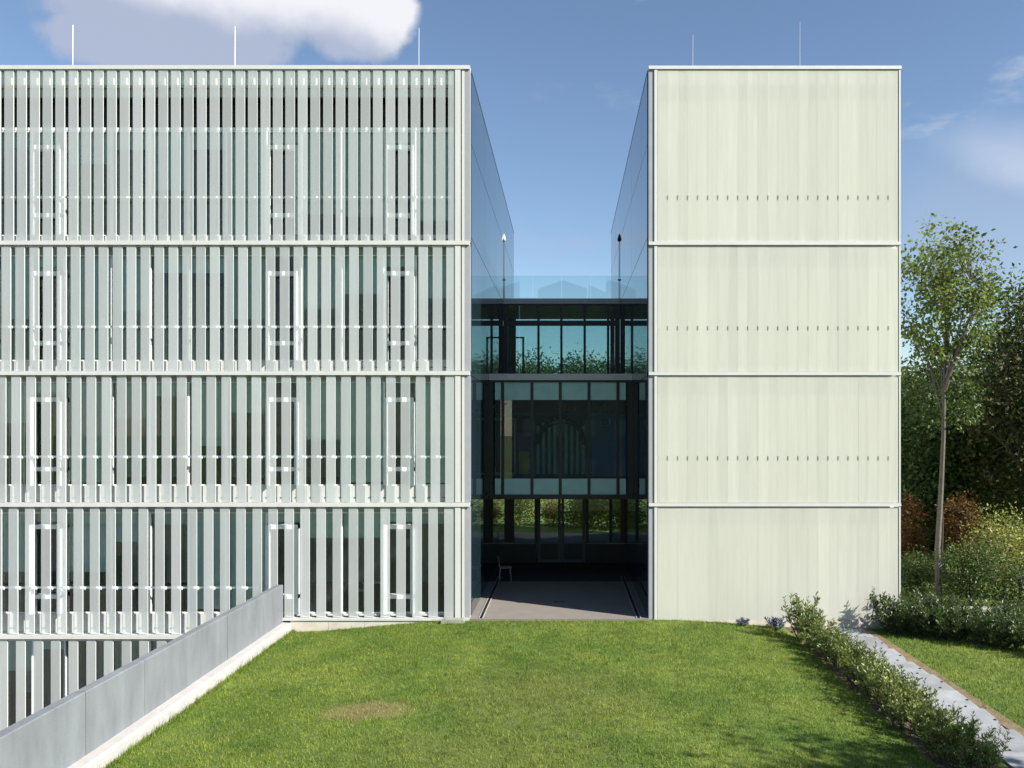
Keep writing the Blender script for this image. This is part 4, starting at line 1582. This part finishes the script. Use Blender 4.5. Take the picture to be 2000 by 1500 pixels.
T('broadleaf_tree', 'low spreading dark tree beneath the tall trees, right of ash trunk', 1890, 1010, 17.0, 140, 110, -0.5, M['dark_green'], 15, 100, 150, 0.24, 0.6, trunk_r=0.2)
T('broadleaf_tree', 'low spreading dark tree beneath the tall trees, left of ash trunk', 1780, 1020, 18.0, 100, 110, -0.5, M['dark_green'], 16, 90, 150, 0.24, 0.6, trunk_r=0.2)
T('rust_shrub', 'rust orange shrub against the right edge of the cream building', 1774, 1040, 7.5, 36, 84, -0.45, M['orange_leaf'], 20, 50, 70, 0.10, trunk_r=0.06, cat='shrub')
T('rust_shrub', 'rust orange shrub right of the ash trunk above the green bush', 1880, 1030, 6.5, 46, 76, -0.45, M['orange_leaf'], 21, 60, 60, 0.10, trunk_r=0.06, cat='shrub')
T('yellow_shrub', 'sunlit yellow green shrub at the right edge of the frame', 1962, 1078, 4.2, 84, 84, -0.45, M['yellow_leaf'], 22, 80, 70, 0.095, trunk_r=0.07, cat='shrub')
T('green_shrub', 'round green shrub right of the ash trunk behind the hedge', 1898, 1112, 3.0, 58, 72, -0.4, M['mid_green'], 23, 60, 80, 0.085, trunk_r=0.06, cat='shrub')
T('green_shrub', 'dark green shrub behind the hedge at the right frame edge', 1995, 1150, 1.8, 55, 70, -0.4, M['dark_green'], 24, 40, 80, 0.085, trunk_r=0.06, cat='shrub')
T('green_shrub', 'dark low shrub between cream building and ash trunk', 1790, 1120, 4.5, 45, 50, -0.4, M['dark_green'], 26, 34, 80, 0.09, trunk_r=0.06, cat='shrub')
# trees seen through the links and behind the hall
for k, (x, Y, h, rx) in enumerate([(-8.5, 52, 11.4, 3.4), (-3.6, 58, 12.8, 3.6), (1.2, 54, 12.4, 3.4), (5.6, 60, 12.6, 3.4), (10.2, 55, 12.6, 3.6)]):
    build_tree('park_tree', 'dark green tree far behind, %s from left through the upper bridge' % ordinal(k), (x, Y, -0.5), (x, Y, h * 0.56), (rx, rx, h * 0.44), 110, 260, 0.30, 0.85, M['mid_green'], M['bark_dark'], 40 + k, trunk_r=0.25, group='trees behind the bridges')
build_tree('rust_shrub', 'golden rust shrub seen through the entrance screen left of the door', (-2.9, 26.6, -0.42), (-2.8, 26.6, 1.2), (1.9, 1.4, 2.0), 60, 110, 0.14, 0.4, M['yellow_leaf'], M['bark_dark'], 50, trunk_r=0.06, cat='shrub')
build_tree('rust_shrub', 'orange shrub seen through the left door leaf', (-0.8, 25.6, -0.42), (-0.7, 25.6, 0.5), (0.8, 0.8, 1.0), 34, 90, 0.11, 0.22, M['orange_leaf'], M['bark_dark'], 51, trunk_r=0.05, cat='shrub')
build_tree('green_shrub', 'green shrub seen through the entrance screen right of the door', (2.9, 23.9, -0.42), (2.9, 23.9, 0.9), (2.2, 1.2, 1.7), 60, 110, 0.17, 0.45, M['mid_green'], M['bark_dark'], 52, trunk_r=0.06, cat='shrub')
build_tree('green_shrub', 'low green shrub seen through the right door leaf', (0.9, 25.0, -0.42), (0.9, 25.0, 0.5), (1.1, 0.9, 1.2), 40, 100, 0.14, 0.35, M['mid_green'], M['bark_dark'], 53, trunk_r=0.05, cat='shrub')
build_tree('yellow_shrub', 'golden shrub seen through the entrance screen at its right end', (5.6, 22.8, -0.42), (5.6, 22.8, 0.8), (1.5, 1.0, 1.5), 40, 100, 0.14, 0.38, M['yellow_leaf'], M['bark_dark'], 54, trunk_r=0.05, cat='shrub')
build_tree('green_shrub', 'green shrub seen through the entrance screen at its left end', (-5.8, 27.9, -0.42), (-5.8, 27.9, 0.8), (1.6, 1.0, 1.5), 40, 100, 0.14, 0.38, M['mid_green'], M['bark_dark'], 55, trunk_r=0.05, cat='shrub')
for px, lab in ((1103, 'yellow green potted plant standing in for a mirrored one, bridge shelf, middle'), (1174, 'yellow green potted plant standing in for a mirrored one, bridge shelf, right'), (932, 'yellow green potted plant standing in for a mirrored one, bridge shelf, far left')):
    stems, V, Fq = laurel_mesh(700 + px, 16, 0.12, 0.28, 0.38, 0.09, 60)
    x = max(PX(px, 5.62), XL + 0.45)
    t_ = empty('reflection_plant', (x, 5.62, PZ(807, 5.32)), lab, 'plant', 'plants standing in for mirrored ones')  # added for the yellow green plants mirrored in the bridge glass
    stems.build('stems', M['bark_dark'], t_)
    link('foliage', raw_mesh('foliage', V, Fq, M['yellow_leaf']), t_)
    MB().tube([(0, 0, 0.0), (0, 0, 0.09)], [0.07, 0.09], 10).build('pot', M['bracket'], t_)
# trees out of frame on the right that shade hedge, wood edge and the lawn corner
for k, (x, y, h, cr) in enumerate([(21.0, 6.0, 10.5, 2.4), (23.0, 9.5, 12.0, 3.0), (14.3, -15.6, 9.4, 1.9)]):
    build_tree('shade_tree', 'broad green tree out of frame right, %s counted from the wood' % ordinal(k), (x, y, -0.4), (x, y, h * 0.66), (cr, cr, h * 0.32), 80, 90, 0.2, 0.5, M['mid_green'], M['bark'], 60 + k, trunk_r=0.2, group='trees out of frame right')


# ------------------------------------------------------------------ house behind the viewer (mirrored in the glass)
def build_house():
    o = Vector((0, -45, -0.42))
    root = empty('gabled_house', o, 'tall gabled house behind the viewer, mirrored in the bridge glass', 'house')
    MB().box(-5.2, 6.8, -10, 0, 0, 20.6).build('wall', M['house'], root)
    MB().prism([(-3.2, 20.604), (2.3, 20.604), (2.3, 21.6), (-0.4, 22.5), (-3.2, 21.5)], 'y', -10.2, 0.3).build('roof', M['house_roof'], root)
    MB().prism([(2.6, 20.604), (5.3, 20.604), (5.3, 21.0), (2.6, 22.2)], 'y', -6, -1).build('chimney', M['house'], root)
    for i in range(4):
        for j in range(4):
            x, z = -4.2 + i * 2.9, 1.2 + j * 3.8
            w = MB().box(x, x + 1.3, 0.003, 0.06, z, z + 1.8).build('window', M['house'], root)
            MB().box(x + 0.08, x + 1.22, 0.0605, 0.065, z + 0.08, z + 1.72).build('pane', M['lintel'], w)


build_house()
